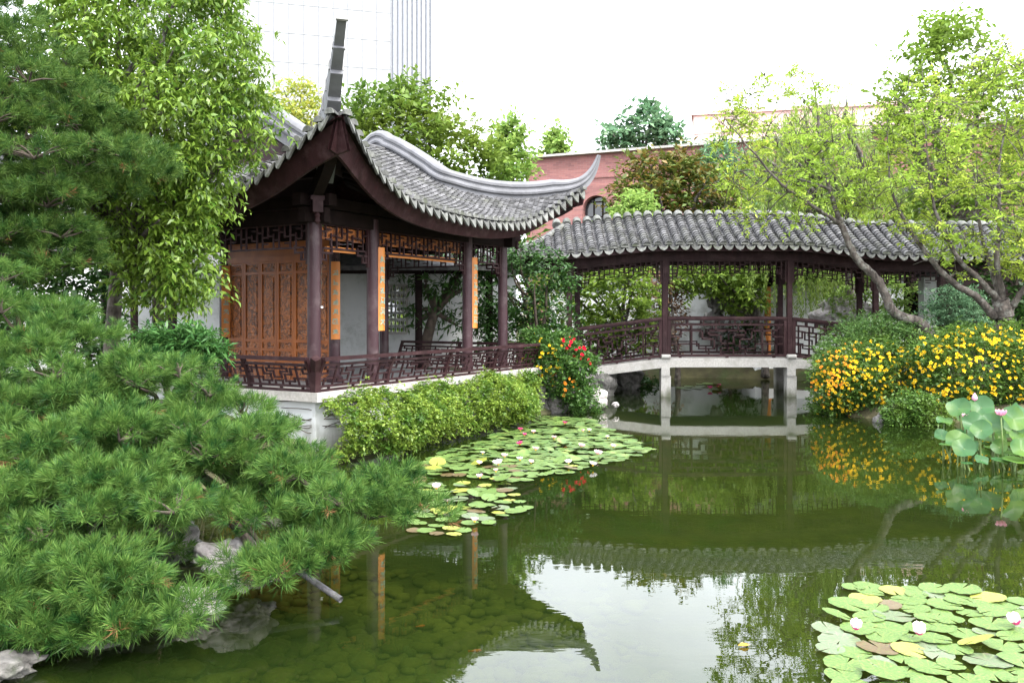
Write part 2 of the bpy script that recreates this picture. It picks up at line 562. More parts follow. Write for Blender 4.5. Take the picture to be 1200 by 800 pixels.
# unit rock template: a noisy subdivided sphere
def ico(level=2):
    import bmesh
    bm = bmesh.new()
    bmesh.ops.create_icosphere(bm, subdivisions=level, radius=1.0)
    V = np.array([v.co[:] for v in bm.verts])
    F = np.array([[v.index for v in f.verts] for f in bm.faces])
    bm.free()
    return V, F
ICO1, ICO2, ICO3, ICO4 = ico(1), ico(2), ico(3), ico(4)
from mathutils import noise as mnoise
def rock_mesh(name, c, size, mat, seed, parent=None, rough=0.45, lev=3, ridged=True, pit=0.0):
    V, F = (ICO2, ICO3, ICO4)[lev - 2]
    out = []
    for v in V:
        p = Vector(v)
        q = p * 1.1 + Vector((seed * 3.1, seed * 1.7, seed * 0.9))
        a = mnoise.fractal(q, 0.9, 2.1, 5)
        b = abs(mnoise.noise(q * 2.3))
        k = 1 + rough * a - (rough * 0.7 * (0.35 - b) if (ridged and b < 0.35) else 0)
        if pit:
            b2 = abs(mnoise.noise(q * 1.7 + Vector((9, 2, 4))))
            k -= pit * max(0, 0.3 - b2) * 2
        out.append((c[0] + p.x * size[0] * k, c[1] + p.y * size[1] * k, c[2] + p.z * size[2] * k))
    return np_mesh(name, out, [F], mat, parent, smooth=True, origin=(c[0], c[1], c[2] - size[2]) if parent is None else None)

# pebbles on the pond floor
def pebble_bed():
    Vs, Fs = [], []
    V, F = ICO2
    n = 0
    for k in range(3300):
        x, y = rng.uniform(-3.2, 1.6), rng.uniform(3.4, 8.8)
        if x > 0.0 and rng.random() < x / 1.4: continue
        if y > 7 and rng.random() < (y - 7) / 1.8: continue
        s = float(pond_sd(np.array([x]), np.array([y]))[0])
        if s < 0.05: continue
        r = rng.uniform(0.03, 0.095) * (1.5 if rng.random() < 0.15 else 1)
        a = rng.uniform(0, pi)
        P = V * np.array([r, r * rng.uniform(0.6, 0.9), r * rng.uniform(0.35, 0.55)])
        P = P * (1 + 0.18 * np.sin(V[:, [1]] * 3 + a * 7) * np.cos(V[:, [0]] * 2.5 + a))
        R = np.array([[cos(a), -sin(a), 0], [sin(a), cos(a), 0], [0, 0, 1]])
        z = float(ground_z(np.array([x]), np.array([y]))[0])
        Vs.append(P @ R.T + np.array([x, y, z + r * 0.28]))
        Fs.append(F + n)
        n += len(V)
    o = np_mesh('pebbles', np.concatenate(Vs), [np.concatenate(Fs)], M['pebble'], smooth=True)
    tag(o, 'olive algae covered cobbles lying on the shallow pond floor', 'pebbles', kind='stuff')
pebble_bed()

# ------------------------------------------------------------------ far buildings
def rect_frame(o, dvec):
    d = Vector((dvec[0], dvec[1], 0)).normalized()
    n = Vector((d.y, -d.x, 0))
    return Vector(o), d, n

def tower():
    base = Vector((-17.0, 118.0, 0.3))
    t = thing('office_tower', base, 'tall white office tower with a fine grid of grey lines behind the treetops', 'tower')
    c0 = Vector((-16.75, 118, 0.3))                 # corner seen at x=458
    d1 = Vector((-1, -0.27, 0)).normalized()        # front face runs left and nearer
    d2 = Vector((0.42, 1, 0)).normalized()          # side face runs back
    H, L1, L2 = 130, 34, 11.7
    e = c0 + d2 * L2
    mb = MB()
    a = c0 + d1 * L1
    f = a + d2 * L2
    up = Vector((0, 0, H))
    mb.add([a, c0, e, f, a + up, c0 + up, e + up, f + up], [(0, 1, 5, 4), (1, 2, 6, 5), (2, 3, 7, 6), (3, 0, 4, 7), (4, 5, 6, 7)])
    mb.build('cladding', M['tower_panel'], t)
    mb = MB()
    n1 = Vector((-d1.y, d1.x, 0)) * (1 if (-d1.y * 0 + d1.x * -1) > 0 else -1)
    n1 = Vector((d1.y, -d1.x, 0))
    if n1.y > 0: n1 = -n1
    n2 = Vector((d2.y, -d2.x, 0))
    if n2.x < 0: n2 = -n2
    k = 0
    s = 0.0
    while s < L1:
        p = c0 + d1 * s + n1 * 0.03
        mb.bar(p, p + up, 0.15, 0.12, up=n1)
        s += 1.95
    z = 4.0
    while z < H:
        mb.bar(c0 + n1 * 0.02 + Vector((0, 0, z)), c0 + d1 * L1 + n1 * 0.02 + Vector((0, 0, z)), 0.08, 0.035)
        z += 3.9
    mb.build('front_mullions', M['tower_line'], t)
    mb = MB()
    s = 0.3
    while s < L2:
        p = c0 + d2 * s + n2 * 0.15
        mb.bar(p, p + up, 0.14, 0.26, up=n2)
        s += 1.37
    mb.build('side_fins', surf('blue_grey_fin', (0.15, 0.16, 0.185), (0.18, 0.19, 0.215), 0.5, 2, 0), t)
tower()

def wall_holes(mb, o, d, n, L, z0, z1, thick, holes):
    """a wall as strips round arched holes [(s, half width, z spring, z sill)], arch on top"""
    def P(s, z, k=0): return o + d * s + Vector((0, 0, z)) - n * k
    xs = 0.0
    for (s, hw, zs, zl) in sorted(holes):
        mb.add([P(xs, z0), P(s - hw, z0), P(s - hw, z1), P(xs, z1)], [(0, 1, 2, 3)])
        if zl > z0: mb.add([P(s - hw, z0), P(s + hw, z0), P(s + hw, zl), P(s - hw, zl)], [(0, 1, 2, 3)])
        N = 14
        prev = None
        for k in range(N + 1):
            a = pi - pi * k / N
            q = (s + hw * cos(a), zs + hw * sin(a))
            if prev: mb.add([P(*prev), P(*q), P(q[0], z1), P(prev[0], z1)], [(0, 1, 2, 3)])
            if prev: mb.add([P(*prev), P(*q), P(*q, thick), P(*prev, thick)], [(0, 1, 2, 3)])
            prev = q
        for sg in (-1, 1):
            mb.add([P(s + sg * hw, zl), P(s + sg * hw, zs), P(s + sg * hw, zs, thick), P(s + sg * hw, zl, thick)], [(0, 1, 2, 3)])
        mb.add([P(s - hw, zl), P(s + hw, zl), P(s + hw, zl, thick), P(s - hw, zl, thick)], [(0, 1, 2, 3)])
        xs = s + hw
    mb.add([P(xs, z0), P(L, z0), P(L, z1), P(xs, z1)], [(0, 1, 2, 3)])

def brick_building():
    o = Vector((1.0, 60.0, 0))
    d = Vector((2.36, -1, 0)).normalized()
    n = Vector((d.y, -d.x, 0))                       # toward the camera
    t = thing('brick_building', (1.0, 60, 0.3), 'long red brick building with arched windows and a pale coping beyond the garden', 'building')
    L, H = 34.0, 12.75
    holes = [(5.1, 0.95, 9.0, 6.4), (16.3, 1.6, 8.6, 4.0), (25, 1.6, 8.2, 4.0)]
    mb = MB()
    wall_holes(mb, o, d, n, L, 0.2, H, 0.6, holes)
    b = o - n * 14
    mb.add([o, b, b + Vector((0, 0, H)), o + Vector((0, 0, H))], [(0, 1, 2, 3)])
    mb.add([o + Vector((0, 0, H)), o + d * L + Vector((0, 0, H)), b + d * L + Vector((0, 0, H)), b + Vector((0, 0, H))], [(0, 1, 2, 3)])
    mb.build('wall', M['brick'], t)
    mb = MB()
    mb.box(o + d * (L / 2) + Vector((0, 0, H + 0.08)) + n * 0.05, (L + 0.3, 0.7, 0.15), (d, n, Vector((0, 0, 1))))
    mb.build('coping', M['stone'], t)
    mb = MB()
    mb.box(o + d * (L / 2) + Vector((0, 0, H - 1.55)) + n * 0.03, (L, 0.09, 0.16), (d, n, Vector((0, 0, 1))))
    mb.build('string_course', M['brick'], t)
    for (s, hw, zs, zl) in holes:
        mb = MB()
        mb.box(o + d * s - n * 0.62 + Vector((0, 0, (zl + zs + hw) / 2)), (hw * 2.1, 0.04, zs + hw - zl + 0.2), (d, n, Vector((0, 0, 1))))
        wn = mb.build('window', M['glass_dark'], t)
        mb = MB()
        for k in (-0.33, 0.33):
            mb.bar(o + d * (s + hw * k) - n * 0.56 + Vector((0, 0, zl)), o + d * (s + hw * k) - n * 0.56 + Vector((0, 0, zs + hw)), 0.08, 0.08)
        for zz in np.linspace(zl + 0.1, zs + hw * 0.6, 4):
            mb.bar(o + d * (s - hw) - n * 0.55 + Vector((0, 0, zz)), o + d * (s + hw) - n * 0.55 + Vector((0, 0, zz)), 0.08, 0.07)
        mb.build('frame', M['wood_dark'], wn)
    # block rising behind on the right, its brick paled to paint in haze
    t2 = thing('hazed_building', (17, 70, 0.3), 'pink upper storey paled by painted haze rising behind the red brick building', 'building')
    o2 = Vector((15.1, 71, 0))
    mb = MB()
    H2 = 18.4
    dd = Vector((1, -0.25, 0)).normalized()
    nn = Vector((dd.y, -dd.x, 0))
    mb.box(o2 + dd * 11 - nn * 6 + Vector((0, 0, H2 / 2)), (22, 12, H2), (dd, nn, Vector((0, 0, 1))))
    mb.build('wall', M['brick_hazed'], t2)
    mb = MB()
    mb.box(o2 + dd * 11 - nn * 6 + Vector((0, 0, H2 + 0.1)), (22.4, 12.4, 0.3), (dd, nn, Vector((0, 0, 1))))
    mb.box(o2 + dd * 11 + nn * 0.02 + Vector((0, 0, H2 - 1.5)), (22, 0.1, 0.18), (dd, nn, Vector((0, 0, 1))))
    mb.build('coping', M['brick_hazed'], t2)
brick_building()

# ------------------------------------------------------------------ tile roofs
def arc_strip(V, F, a, b, ac, up, ra, rb, lift_a, lift_b, sgn, n=5, sag=1.0):
    """one tile: arc across at a (lower end) and b (upper end)"""
    base = len(V)
    for (p, r, li) in ((a, ra, lift_a), (b, rb, lift_b)):
        for k in range(n + 1):
            th = pi * k / n
            V.append(p + ac * (cos(th) * r) + up * (li + sgn * sin(th) * r * sag))
    for k in range(n):
        F.append((base + k, base + k + 1, base + n + 2 + k, base + n + 1 + k))

def tile_row(V, F, path, ac, r, tl):
    """cover tiles over a path (eave -> top)"""
    # resample
    L = [0.0]
    for i in range(1, len(path)):
        L.append(L[-1] + (path[i] - path[i - 1]).length)
    n = max(1, int(round(L[-1] / tl)))
    pts = []
    j = 0
    for k in range(n + 1):
        s = L[-1] * k / n
        while j < len(L) - 2 and L[j + 1] < s: j += 1
        t = (s - L[j]) / max(1e-9, L[j + 1] - L[j])
        pts.append(path[j].lerp(path[j + 1], min(1, t)))
    for k in range(n):
        a, b = pts[k], pts[k + 1]
        d = (b - a).normalized()
        up = d.cross(ac)
        if up.z < 0: up = -up
        jit = random.uniform(-0.006, 0.006)
        aa = a - d * 0.012 + ac * jit
        arc_strip(V, F, aa, b + ac * jit, ac, up, r * 1.07, r * 0.93, 0.010 + r * 0.1, 0.0 + r * 0.1, 1)
        base = len(V)           # front lip
        for rr in (r * 1.07, r * 0.86):
            for m in range(6):
                th = pi * m / 5
                V.append(aa + ac * (cos(th) * rr) + up * (0.010 + r * 0.1 + sin(th) * rr))
        for m in range(5):
            F.append((base + m, base + m + 1, base + 7 + m, base + 6 + m))
    return pts

def pan_row(V, F, path, pathn, r, tl):
    """concave pan tiles between two row lines"""
    m = min(len(path), len(pathn)) - 1
    L = sum((path[i + 1] - path[i]).length for i in range(m))
    n = max(1, int(round(L / tl)))
    def at(P, t):
        x = t * m
        i = min(int(x), m - 1)
        return P[i].lerp(P[i + 1], x - i)
    for k in range(n):
        a0, a1 = at(path, k / n), at(pathn, k / n)
        b0, b1 = at(path, (k + 1) / n), at(pathn, (k + 1) / n)
        base = len(V)
        for (p0, p1, li) in ((a0, a1, 0.018), (b0, b1, 0.0)):
            for q in range(4):
                t = q / 3
                p = p0.lerp(p1, t)
                V.append(p + Vector((0, 0, li - 0.045 * sin(pi * t))))
        for q in range(3):
            F.append((base + q, base + q + 1, base + 5 + q, base + 4 + q))
        base = len(V)
        for li in (0.018, -0.005):
            for q in range(4):
                t = q / 3
                V.append(a0.lerp(a1, t) + Vector((0, 0, li - 0.045 * sin(pi * t))))
        for q in range(3):
            F.append((base + q, base + q + 1, base + 5 + q, base + 4 + q))

def drip_tile(mb, c, ac, out, wd, dp, pointed=True):
    """hanging lobe at the lower end of a pan row"""
    ac, out = ac.normalized(), out.normalized()
    dn = Vector((0, 0, -1)) * 0.94 + out * 0.34
    N = 10
    ring = []
    for k in range(N + 1):
        t = -1 + 2 * k / N
        if pointed: y = (1 - abs(t) ** 1.35) ** 0.95
        else: y = sqrt(max(0, 1 - t * t)) * 0.75 + 0.25 * (1 - abs(t))
        ring.append((t * wd / 2, y * dp))
    top = [(-t * wd / 2, -0.02 + 0.045 * (1 - (t) ** 2)) for t in np.linspace(-1, 1, 6)]
    poly = [c + ac * x + dn * y for x, y in ring] + [c + ac * x + dn * y for x, y in top]
    th = out * 0.018
    n = len(poly)
    mb.add([p + th for p in poly] + [p - th for p in poly],
           [tuple(range(n)), tuple(range(2 * n - 1, n - 1, -1))] + [(k, n + k, n + (k + 1) % n, (k + 1) % n) for k in range(n)])

def lists_to_mesh(name, V, F, mat, parent, smooth=True):
    mb = MB()
    mb.v = [tuple(v) for v in V]
    mb.f = F
    return mb.build(name, mat, parent, smooth, angle=40)

def build_tiles(rows, ac_list, r, tl, out_list, parent, drip_w, drip_d, pointed=True):
    V, F = [], []
    mb = MB()
    for i, path in enumerate(rows):
        tile_row(V, F, path, ac_list[i], r, tl)
        if i + 1 < len(rows) and (rows[i + 1][0] - path[0]).length < drip_w * 2.2:
            pan_row(V, F, path, rows[i + 1], r, tl)
            c = (path[0] + rows[i + 1][0]) / 2
            drip_tile(mb, c + Vector((0, 0, -0.02)) + out_list[i] * 0.02, (rows[i + 1][0] - path[0]), out_list[i], drip_w, drip_d, pointed)
        # round end of the cover row
        a = path[0] + out_list[i] * 0.012
        N = 7
        pts = [a + ac_list[i] * (cos(pi * k / N) * r * 1.12) + Vector((0, 0, 0.012 + sin(pi * k / N) * r * 1.12)) for k in range(N + 1)]
        mb.add(pts + [p + out_list[i] * 0.02 for p in pts], [tuple(range(N + 1)), tuple(range(2 * N + 1, N, -1))] + [(k, k + 1, N + 2 + k, N + 1 + k) for k in range(N)])
    lists_to_mesh('roof_tiles', V, F, M['tile'], parent)
    mb.build('eave_tiles', M['tile_edge'], parent)

# lattice fret in unit coordinates (0..16, 0..5), mirrored about x = 8
FRET = [((3, 0), (3, 5)), ((0, 3), (1.5, 3)), ((1.5, 3), (1.5, 4)), ((1.5, 4), (4.5, 4)), ((4.5, 4), (4.5, 2.6)), ((4.5, 2.6), (6.2, 2.6)),
        ((6.2, 2.6), (6.2, 1)), ((6.2, 1), (4, 1)), ((4, 1), (4, 1.8)), ((4, 1.8), (0, 1.8)), ((5.4, 1), (5.4, 0)), ((5.4, 4), (8, 4)),
        ((5.4, 4), (5.4, 3.3)), ((5.4, 3.3), (7.1, 3.3)), ((7.1, 1.9), (7.1, 3.3)), ((7.1, 1.9), (8, 1.9)), ((1.1, 0), (1.1, 1.8)),
        ((7.1, 0), (7.1, 1.1)), ((7.1, 1.1), (8, 1.1)), ((6.4, 4), (6.4, 5)), ((1.5, 4), (0, 4.4)) if False else ((0.7, 4.1), (0.7, 5)), ((0.7, 4.1), (1.5, 4.1))]
FRET = FRET + [((16 - a[0], a[1]), (16 - b[0], b[1])) for a, b in FRET]
def fret(mb, P, s0, s1, t0, t1, wd, nrm, reps=1):
    for k in range(reps):
        for a, b in FRET:
            f = lambda q: P(s0 + (s1 - s0) * (k + q[0] / 16) / reps, t0 + (t1 - t0) * q[1] / 5)
            A, B = f(a), f(b)
            d = (B - A).normalized() * (wd * 0.5)
            mb.bar(A - d, B + d, wd, wd * 0.9, up=nrm)

# ------------------------------------------------------------------ the pavilion
D1 = Vector((0.504, 0.864, 0)).normalized()
D2 = Vector((-0.864, 0.504, 0)).normalized()
C1 = Vector((-2.784, 12.0, 0))
L1, L2 = 5.17, 4.66
def PV(p, q, z): return C1 + D1 * p + D2 * q + Vector((0, 0, z))
FLOOR, SEAT = 0.5, 0.93
CA, CB, CD, CE = (-1.15, -1.5), (6.37, -1.25), (6.37, 5.9), (-1.2, 5.9)     # eave corners: near, far right, far back, near back
J0, J1, JQ0, JQ1 = 0.85, 4.32, 0.85, 3.81
ZE, UP = 3.5, 0.92
TOPQ, ZTOP, ZJ = 2.33, 5.2, 4.37
def zhip(h): return 4.42 + (-0.93 + 0.44) * 0 + h * (-1.03) + h * h * 0.98
def eup(a, b): return UP * exp(-(max(0, a) / 1.4) ** 1.6) + UP * exp(-(max(0, b) / 1.4) ** 1.6)
def row_path(face, s):
    """rows of one slope at station s; returns points eave -> top"""
    if face in ('front', 'back'):
        a, b = CA[0], CB[0]
        o0, o1 = (abs(CA[1]) - 1.0, abs(CB[1]) - 1.0) if face == 'front' else (0.24, 0.24)
        in0, in1, inj = J0, J1, 0.85
        pos = (lambda e: (s, e)) if face == 'front' else (lambda e: (s, L2 - e))
    else:
        a, b = (CA[1] if face == 'near' else CB[1]), CD[1]
        o0, o1 = (abs(CA[0]) - 1.0, 0.2) if face == 'near' else (0.2, 0.2)
        in0, in1, inj = JQ0, JQ1, 0.85
        pos = (lambda e: (e, s)) if face == 'near' else (lambda e: (L1 - e, s))
    da, db = s - a, b - s
    e0 = -1.0 - o0 * exp(-(max(0, da) / 0.9) ** 1.5) - o1 * exp(-(max(0, db) / 0.9) ** 1.5)
    z0 = ZE + eup(da, db)
    pts = []
    if s < in0:
        h = (s - a) / (in0 - a)
        ec = -1.0 - o0
        e1, z1 = ec + h * (inj - ec), zhip(h)
    elif s > in1:
        h = (b - s) / (b - in1)
        ec = -1.0 - o1
        e1, z1 = ec + h * (inj - ec), zhip(h)
    else:
        e1, z1 = inj, ZJ
    N = 10
    for k in range(N + 1):
        v = k / N
        e = e0 + (e1 - e0) * v
        z = z0 + (z1 - z0) * (0.72 * v + 0.28 * v * v)
        pts.append(PV(*pos(e), z))
    if face in ('front', 'back') and in0 <= s <= in1:
        for k in range(1, 13):
            u = k / 12
            pts.append(PV(*pos(inj + (TOPQ - inj) * u), ZJ + (ZTOP - ZJ) * (1.14 * u - 0.14 * u ** 4)))
    return pts

RIDGE_PROF = [(-0.10, -0.05), (-0.10, 0.09), (-0.145, 0.115), (-0.155, 0.15), (-0.145, 0.185), (-0.11, 0.205), (-0.11, 0.24), (-0.135, 0.255),
              (-0.135, 0.30), (-0.10, 0.345), (-0.045, 0.37), (0.045, 0.37), (0.10, 0.345), (0.135, 0.30), (0.135, 0.255), (0.11, 0.24),
              (0.11, 0.205), (0.145, 0.185), (0.155, 0.15), (0.145, 0.115), (0.10, 0.09), (0.10, -0.05)]
RECTP = [(-0.5, 0), (-0.5, 0.8), (-0.36, 1), (0.36, 1), (0.5, 0.8), (0.5, 0)]

def pavilion():
    t = thing('waterside_pavilion', PV(0, 0, 0), 'open dark timber pavilion with upswept grey tiled roof at the pond edge', 'pavilion')
    Z = Vector((0, 0, 1))
    # plinth, slab, floor
    mb = MB()
    mb.box(PV(2.6, 2.33, -0.02), (6.0, 5.46, 1.64), (D1, D2, Z))
    mb.build('plinth', M['plaster_base'], t)
    mb = MB()
    mb.box(PV(2.6, -0.3, SEAT - 0.06), (6.24, 0.5, 0.12), (D1, D2, Z))
    mb.box(PV(-0.27, 2.35, SEAT - 0.063), (0.5, 4.8, 0.12), (D1, D2, Z))
    mb.build('coping_slab', M['stone'], t)
    # columns
    cols = [(0, 0), (1.28, 0), (3.93, 0), (5.17, 0), (0, 3.35), (0, 4.66), (5.17, 2.9), (5.17, 4.66), (2.0, 1.42), (2.0, 4.1), (3.93, 4.66), (1.28, 4.66)]
    for (p, q) in cols:
        mb = MB()
        mb.lathe(PV(p, q, 0), [(0.13, SEAT - 0.12), (0.145, SEAT - 0.03), (0.11, SEAT + 0.01), (0.097, SEAT + 0.02), (0.092, 2.2), (0.086, 3.42)], 20)
        mb.build('column', M['column'], t, True, angle=35)
    # beams
    mb = MB()
    for q in (0, L2):
        mb.bar(PV(-0.25, q, 3.36), PV(L1 + 0.25, q, 3.36), 0.13, 0.2)
        mb.bar(PV(-0.35, q, 3.56), PV(L1 + 0.35, q, 3.56), 0.16, 0.16)
    for p in (0, L1):
        mb.bar(PV(p, -0.25, 3.355), PV(p, L2 + 0.25, 3.355), 0.125, 0.2)
        mb.bar(PV(p, -0.35, 3.562), PV(p, L2 + 0.35, 3.562), 0.155, 0.16)
    mb.bar(PV(2.0, 0.1, 3.35), PV(2.0, L2, 3.35), 0.14, 0.22)
    mb.bar(PV(0.85, 0.4, 4.15), PV(0.85, 4.2, 4.15), 0.16, 0.16)
    mb.bar(PV(4.32, 0.4, 4.15), PV(4.32, 4.2, 4.15), 0.16, 0.16)
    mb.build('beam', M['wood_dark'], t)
    # ceiling inside (boards coloured dark for the eave shade) following the slopes a bit below
    def under(face, ss, dz, name):
        rows = [row_path(face, s) for s in ss]
        m = min(len(r) for r in rows)
        # resample each to 8 points
        V, F = [], []
        K = 9
        for r in rows:
            for k in range(K):
                x = k / (K - 1) * (len(r) - 1)
                i = min(int(x), len(r) - 2)
                V.append(r[i].lerp(r[i + 1], x - i) + Vector((0, 0, -dz)))
        for i in range(len(rows) - 1):
            for k in range(K - 1):
                F.append((i * K + k, (i + 1) * K + k, (i + 1) * K + k + 1, i * K + k + 1))
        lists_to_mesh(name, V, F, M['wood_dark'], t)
    eps = 1e-4
    sf = sorted(list(np.linspace(CA[0] + 0.02, CB[0] - 0.02, 26)) + [J0 - eps, J0 + eps, J1 - eps, J1 + eps])
    sn = sorted(list(np.linspace(CA[1] + 0.02, CD[1] - 0.02, 26)) + [JQ0, JQ1])
    under('front', sf, 0.07, 'roof_boarding')
    under('back', sf, 0.07, 'roof_boarding')
    under('near', sn, 0.07, 'roof_boarding')
    under('far', [q for q in sn if q > CB[1]], 0.07, 'roof_boarding')
    # rafters under the eaves
    for s in np.arange(CA[0] + 0.25, CB[0] - 0.2, 0.2):
        r = row_path('front', s)
        mb = MB()
        mb.tube([r[0] + D2 * 0.22 - Z * 0.13, r[6] - Z * 0.13], 0.04, 6)
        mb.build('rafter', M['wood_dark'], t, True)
    for s in np.arange(CA[1] + 0.25, CD[1] - 0.2, 0.2):
        r = row_path('near', s)
        mb = MB()
        mb.tube([r[0] + D1 * 0.22 - Z * 0.13, r[6] - Z * 0.13], 0.04, 6)
        mb.build('rafter', M['wood_dark'], t, True)
    # tiles on four slopes
    def tiles(face, a, b, ac, out):
        n = int(round((b - a) / 0.2))
        st = [a + (b - a) * (k + 0.5) / n for k in range(n)]
        rows = [row_path(face, s) for s in st]
        rows = [r for r in rows if (r[-1] - r[0]).length > 0.12]
        rt = []
        build_tiles(rows, [ac] * len(rows), 0.066, 0.105, [out] * len(rows), t, 0.175, 0.15, True)
    tiles('front', CA[0] + 0.06, CB[0] - 0.06, D1, -D2)
    tiles('near', CA[1] + 0.06, CD[1] - 0.06, D2, -D1)
    tiles('back', CA[0] + 0.06, CB[0] - 0.06, D1, D2)
    tiles('far', CB[1] + 0.06, CD[1] - 0.06, D2, D1)
    # fascia boards
    def fascia(face, ss, out, name='fascia'):
        V, F = [], []
        a0, a1 = ss[0], ss[-1]
        for s in ss:
            e = row_path(face, s)[0]
            k = (1 if face in ('front', 'near') else 0.2) * exp(-((s - a0) / 0.7) ** 2) - 0.25 * exp(-((a1 - s) / 0.7) ** 2)
            top = e - out * 0.05 - Z * 0.035
            bot = e - out * (0.17) - Z * (0.28 + 0.16 * k)
            V += [top, bot, bot - out * 0.05, top - out * 0.05]
        for i in range(len(ss) - 1):
            for j in range(4):
                F.append((4 * i + j, 4 * i + (j + 1) % 4, 4 * i + 4 + (j + 1) % 4, 4 * i + 4 + j))
        lists_to_mesh(name, V, F, M['wood'], t)
    fs = list(np.linspace(CA[0] + 0.03, CB[0] - 0.03, 50))
    ns = list(np.linspace(CA[1] + 0.03, CD[1] - 0.03, 50))
    fascia('front', fs, -D2)
    fascia('back', fs, D2)
    fascia('near', ns, -D1)
    fascia('far', list(np.linspace(CB[1] + 0.03, CD[1] - 0.03, 50)), D1)
    # gable walls
    for p in (J0 + 0.06, J1 - 0.06):
        V = []
        qs = np.linspace(JQ0 - 0.1, JQ1 + 0.1, 16)
        for q in qs:
            u = min(1, (min(q, L2 - q) - 0.85) / (TOPQ - 0.85))
            u = max(0, u)
            V.append(PV(p, q, ZJ - 0.25))
            V.append(PV(p, q, ZJ + (ZTOP - ZJ) * (1.14 * u - 0.14 * u ** 4)))
        mb = MB()
        mb.add(V, [(2 * i, 2 * i + 2, 2 * i + 3, 2 * i + 1) for i in range(len(qs) - 1)])
        mb.build('gable_wall', M['wood'], t)
    # ridges: front corner - junction - over the top - back corner
    for (pj, ca, ce) in ((J0, CA, CE), (J1, CB, CD)):
        pts = []
        for h in np.linspace(0.35 if ca is CA else 0.24, 0.9, 8):
            pts.append(PV(ca[0] + (pj - ca[0]) * h, ca[1] + (0.85 - ca[1]) * h, zhip(h)))
        for u in (0.0, 0.25, 0.5, 0.75, 0.92):
            pts.append(PV(pj, 0.85 + (TOPQ - 0.85) * u, ZJ + (ZTOP - ZJ) * (1.14 * u - 0.14 * u ** 4) + 0.0))
        pts.append(PV(pj, TOPQ, ZTOP + 0.03))
        for u in (0.92, 0.75, 0.5, 0.25, 0.0):
            pts.append(PV(pj, L2 - (0.85 + (TOPQ - 0.85) * u), ZJ + (ZTOP - ZJ) * (1.14 * u - 0.14 * u ** 4)))
        for h in np.linspace(0.9, 0.24, 8):
            pts.append(PV(ce[0] + (pj - ce[0]) * h, ce[1] + (L2 - 0.85 - ce[1]) * h, zhip(h)))
        pth = catmull(pts, 5)
        mb = MB()
        mb.sweep(pth, RIDGE_PROF)
        mb.build('roof_ridge', M['ridge'], t, True, angle=30)
    # rolled top between the gables
    mb = MB()
    prof = [(-0.25, -0.06)] + [(0.25 * -cos(pi * k / 8), 0.05 * sin(pi * k / 8)) for k in range(9)] + [(0.25, -0.06)]
    mb.sweep([PV(J0, TOPQ, ZTOP), PV(J1, TOPQ, ZTOP)], prof)
    mb.build('ridge_roll', M['tile'], t, True, angle=40)
    # horns
    for (ca, pj, qj, tip) in ((CA, J0, 0.85, (-1.60, -1.93, 5.36)), (CB, J1, 0.85, (6.56, -1.42, 5.16)), (CD, J1, L2 - 0.85, (6.7, 6.25, 5.2)), (CE, J0, L2 - 0.85, (-1.55, 6.3, 5.2))):
        hs = 0.5 if ca is CA else 0.24
        s = PV(ca[0] + (pj - ca[0]) * hs, ca[1] + (qj - ca[1]) * hs, zhip(hs))
        s0 = PV(ca[0] + (pj - ca[0]) * (hs + 0.08), ca[1] + (qj - ca[1]) * (hs + 0.08), zhip(hs + 0.08))
        c = PV(ca[0], ca[1], 4.50)
        e = PV(*tip) - Z * 0.05
        tg = (s - s0).normalized()
        b1 = s + tg * (0.75 if ca is CA else 0.7)
        b2 = e - Vector(((e - s).x * 0.10, (e - s).y * 0.10, (0.62 if ca is CA else 0.5) * (e - s).z))
        if ca is CA:
            b1 = s + (e - s) * 0.33 - Z * 0.13
            b2 = s + (e - s) * 0.70 - Z * 0.10
        def bz(x): return s * (1 - x) ** 3 + b1 * 3 * x * (1 - x) ** 2 + b2 * 3 * x * x * (1 - x) + e * x ** 3
        if ca is not CA:
            K = 22
            mb = MB()
            mb.sweep([bz(j / (K - 1)) for j in range(K)], RIDGE_PROF, scales=[(1.0 - 0.68 * (j / (K - 1)), 1.0 - 0.84 * (j / (K - 1)) ** 0.9) for j in range(K)])
            mb.build('roof_horn', M['ridge'], t, True, angle=30)
            continue
        steps = [0, 0.26, 0.42, 0.56, 0.70, 0.83, 1.0]
        mb = MB()
        trims = []
        for i in range(6):
            mc = MB()
            pth = [bz(x) for x in np.linspace(steps[i], steps[i + 1] + (0.015 if i < 5 else 0), 6)]
            k = i / 5
            wd, ht = (0.215 if ca is CA else 0.235) - 0.10 * k, 0.37 - 0.285 * k
            wd2, ht2 = wd * 0.95, (0.37 - 0.285 * min(1, (i + 0.8) / 5)) if i < 5 else 0.055
            sc = [(wd + (wd2 - wd) * j / 5, ht + (ht2 - ht) * j / 5) for j in range(6)]
            low = (-1.15, -1.1, -0.95, -0.7, -0.35, 0.0)[i]          # the body stands on the tiles until the corner
            mb.sweep(pth, [(a_, (low if b_ == 0 else b_)) for a_, b_ in RECTP], scales=sc)
            pe = bz(steps[i + 1])
            dd = (bz(steps[i + 1]) - bz(steps[i + 1] - 0.03)).normalized()
            mc.sweep([pe - dd * 0.012, pe + dd * 0.014], [(a * (wd2 + 0.03), b * (ht2 + 0.035) - 0.012) for a, b in RECTP])
            mc.build('horn_trim', M['ridge_cap'], t)
        mb.build('roof_horn', M['ridge'], t, True, angle=30)
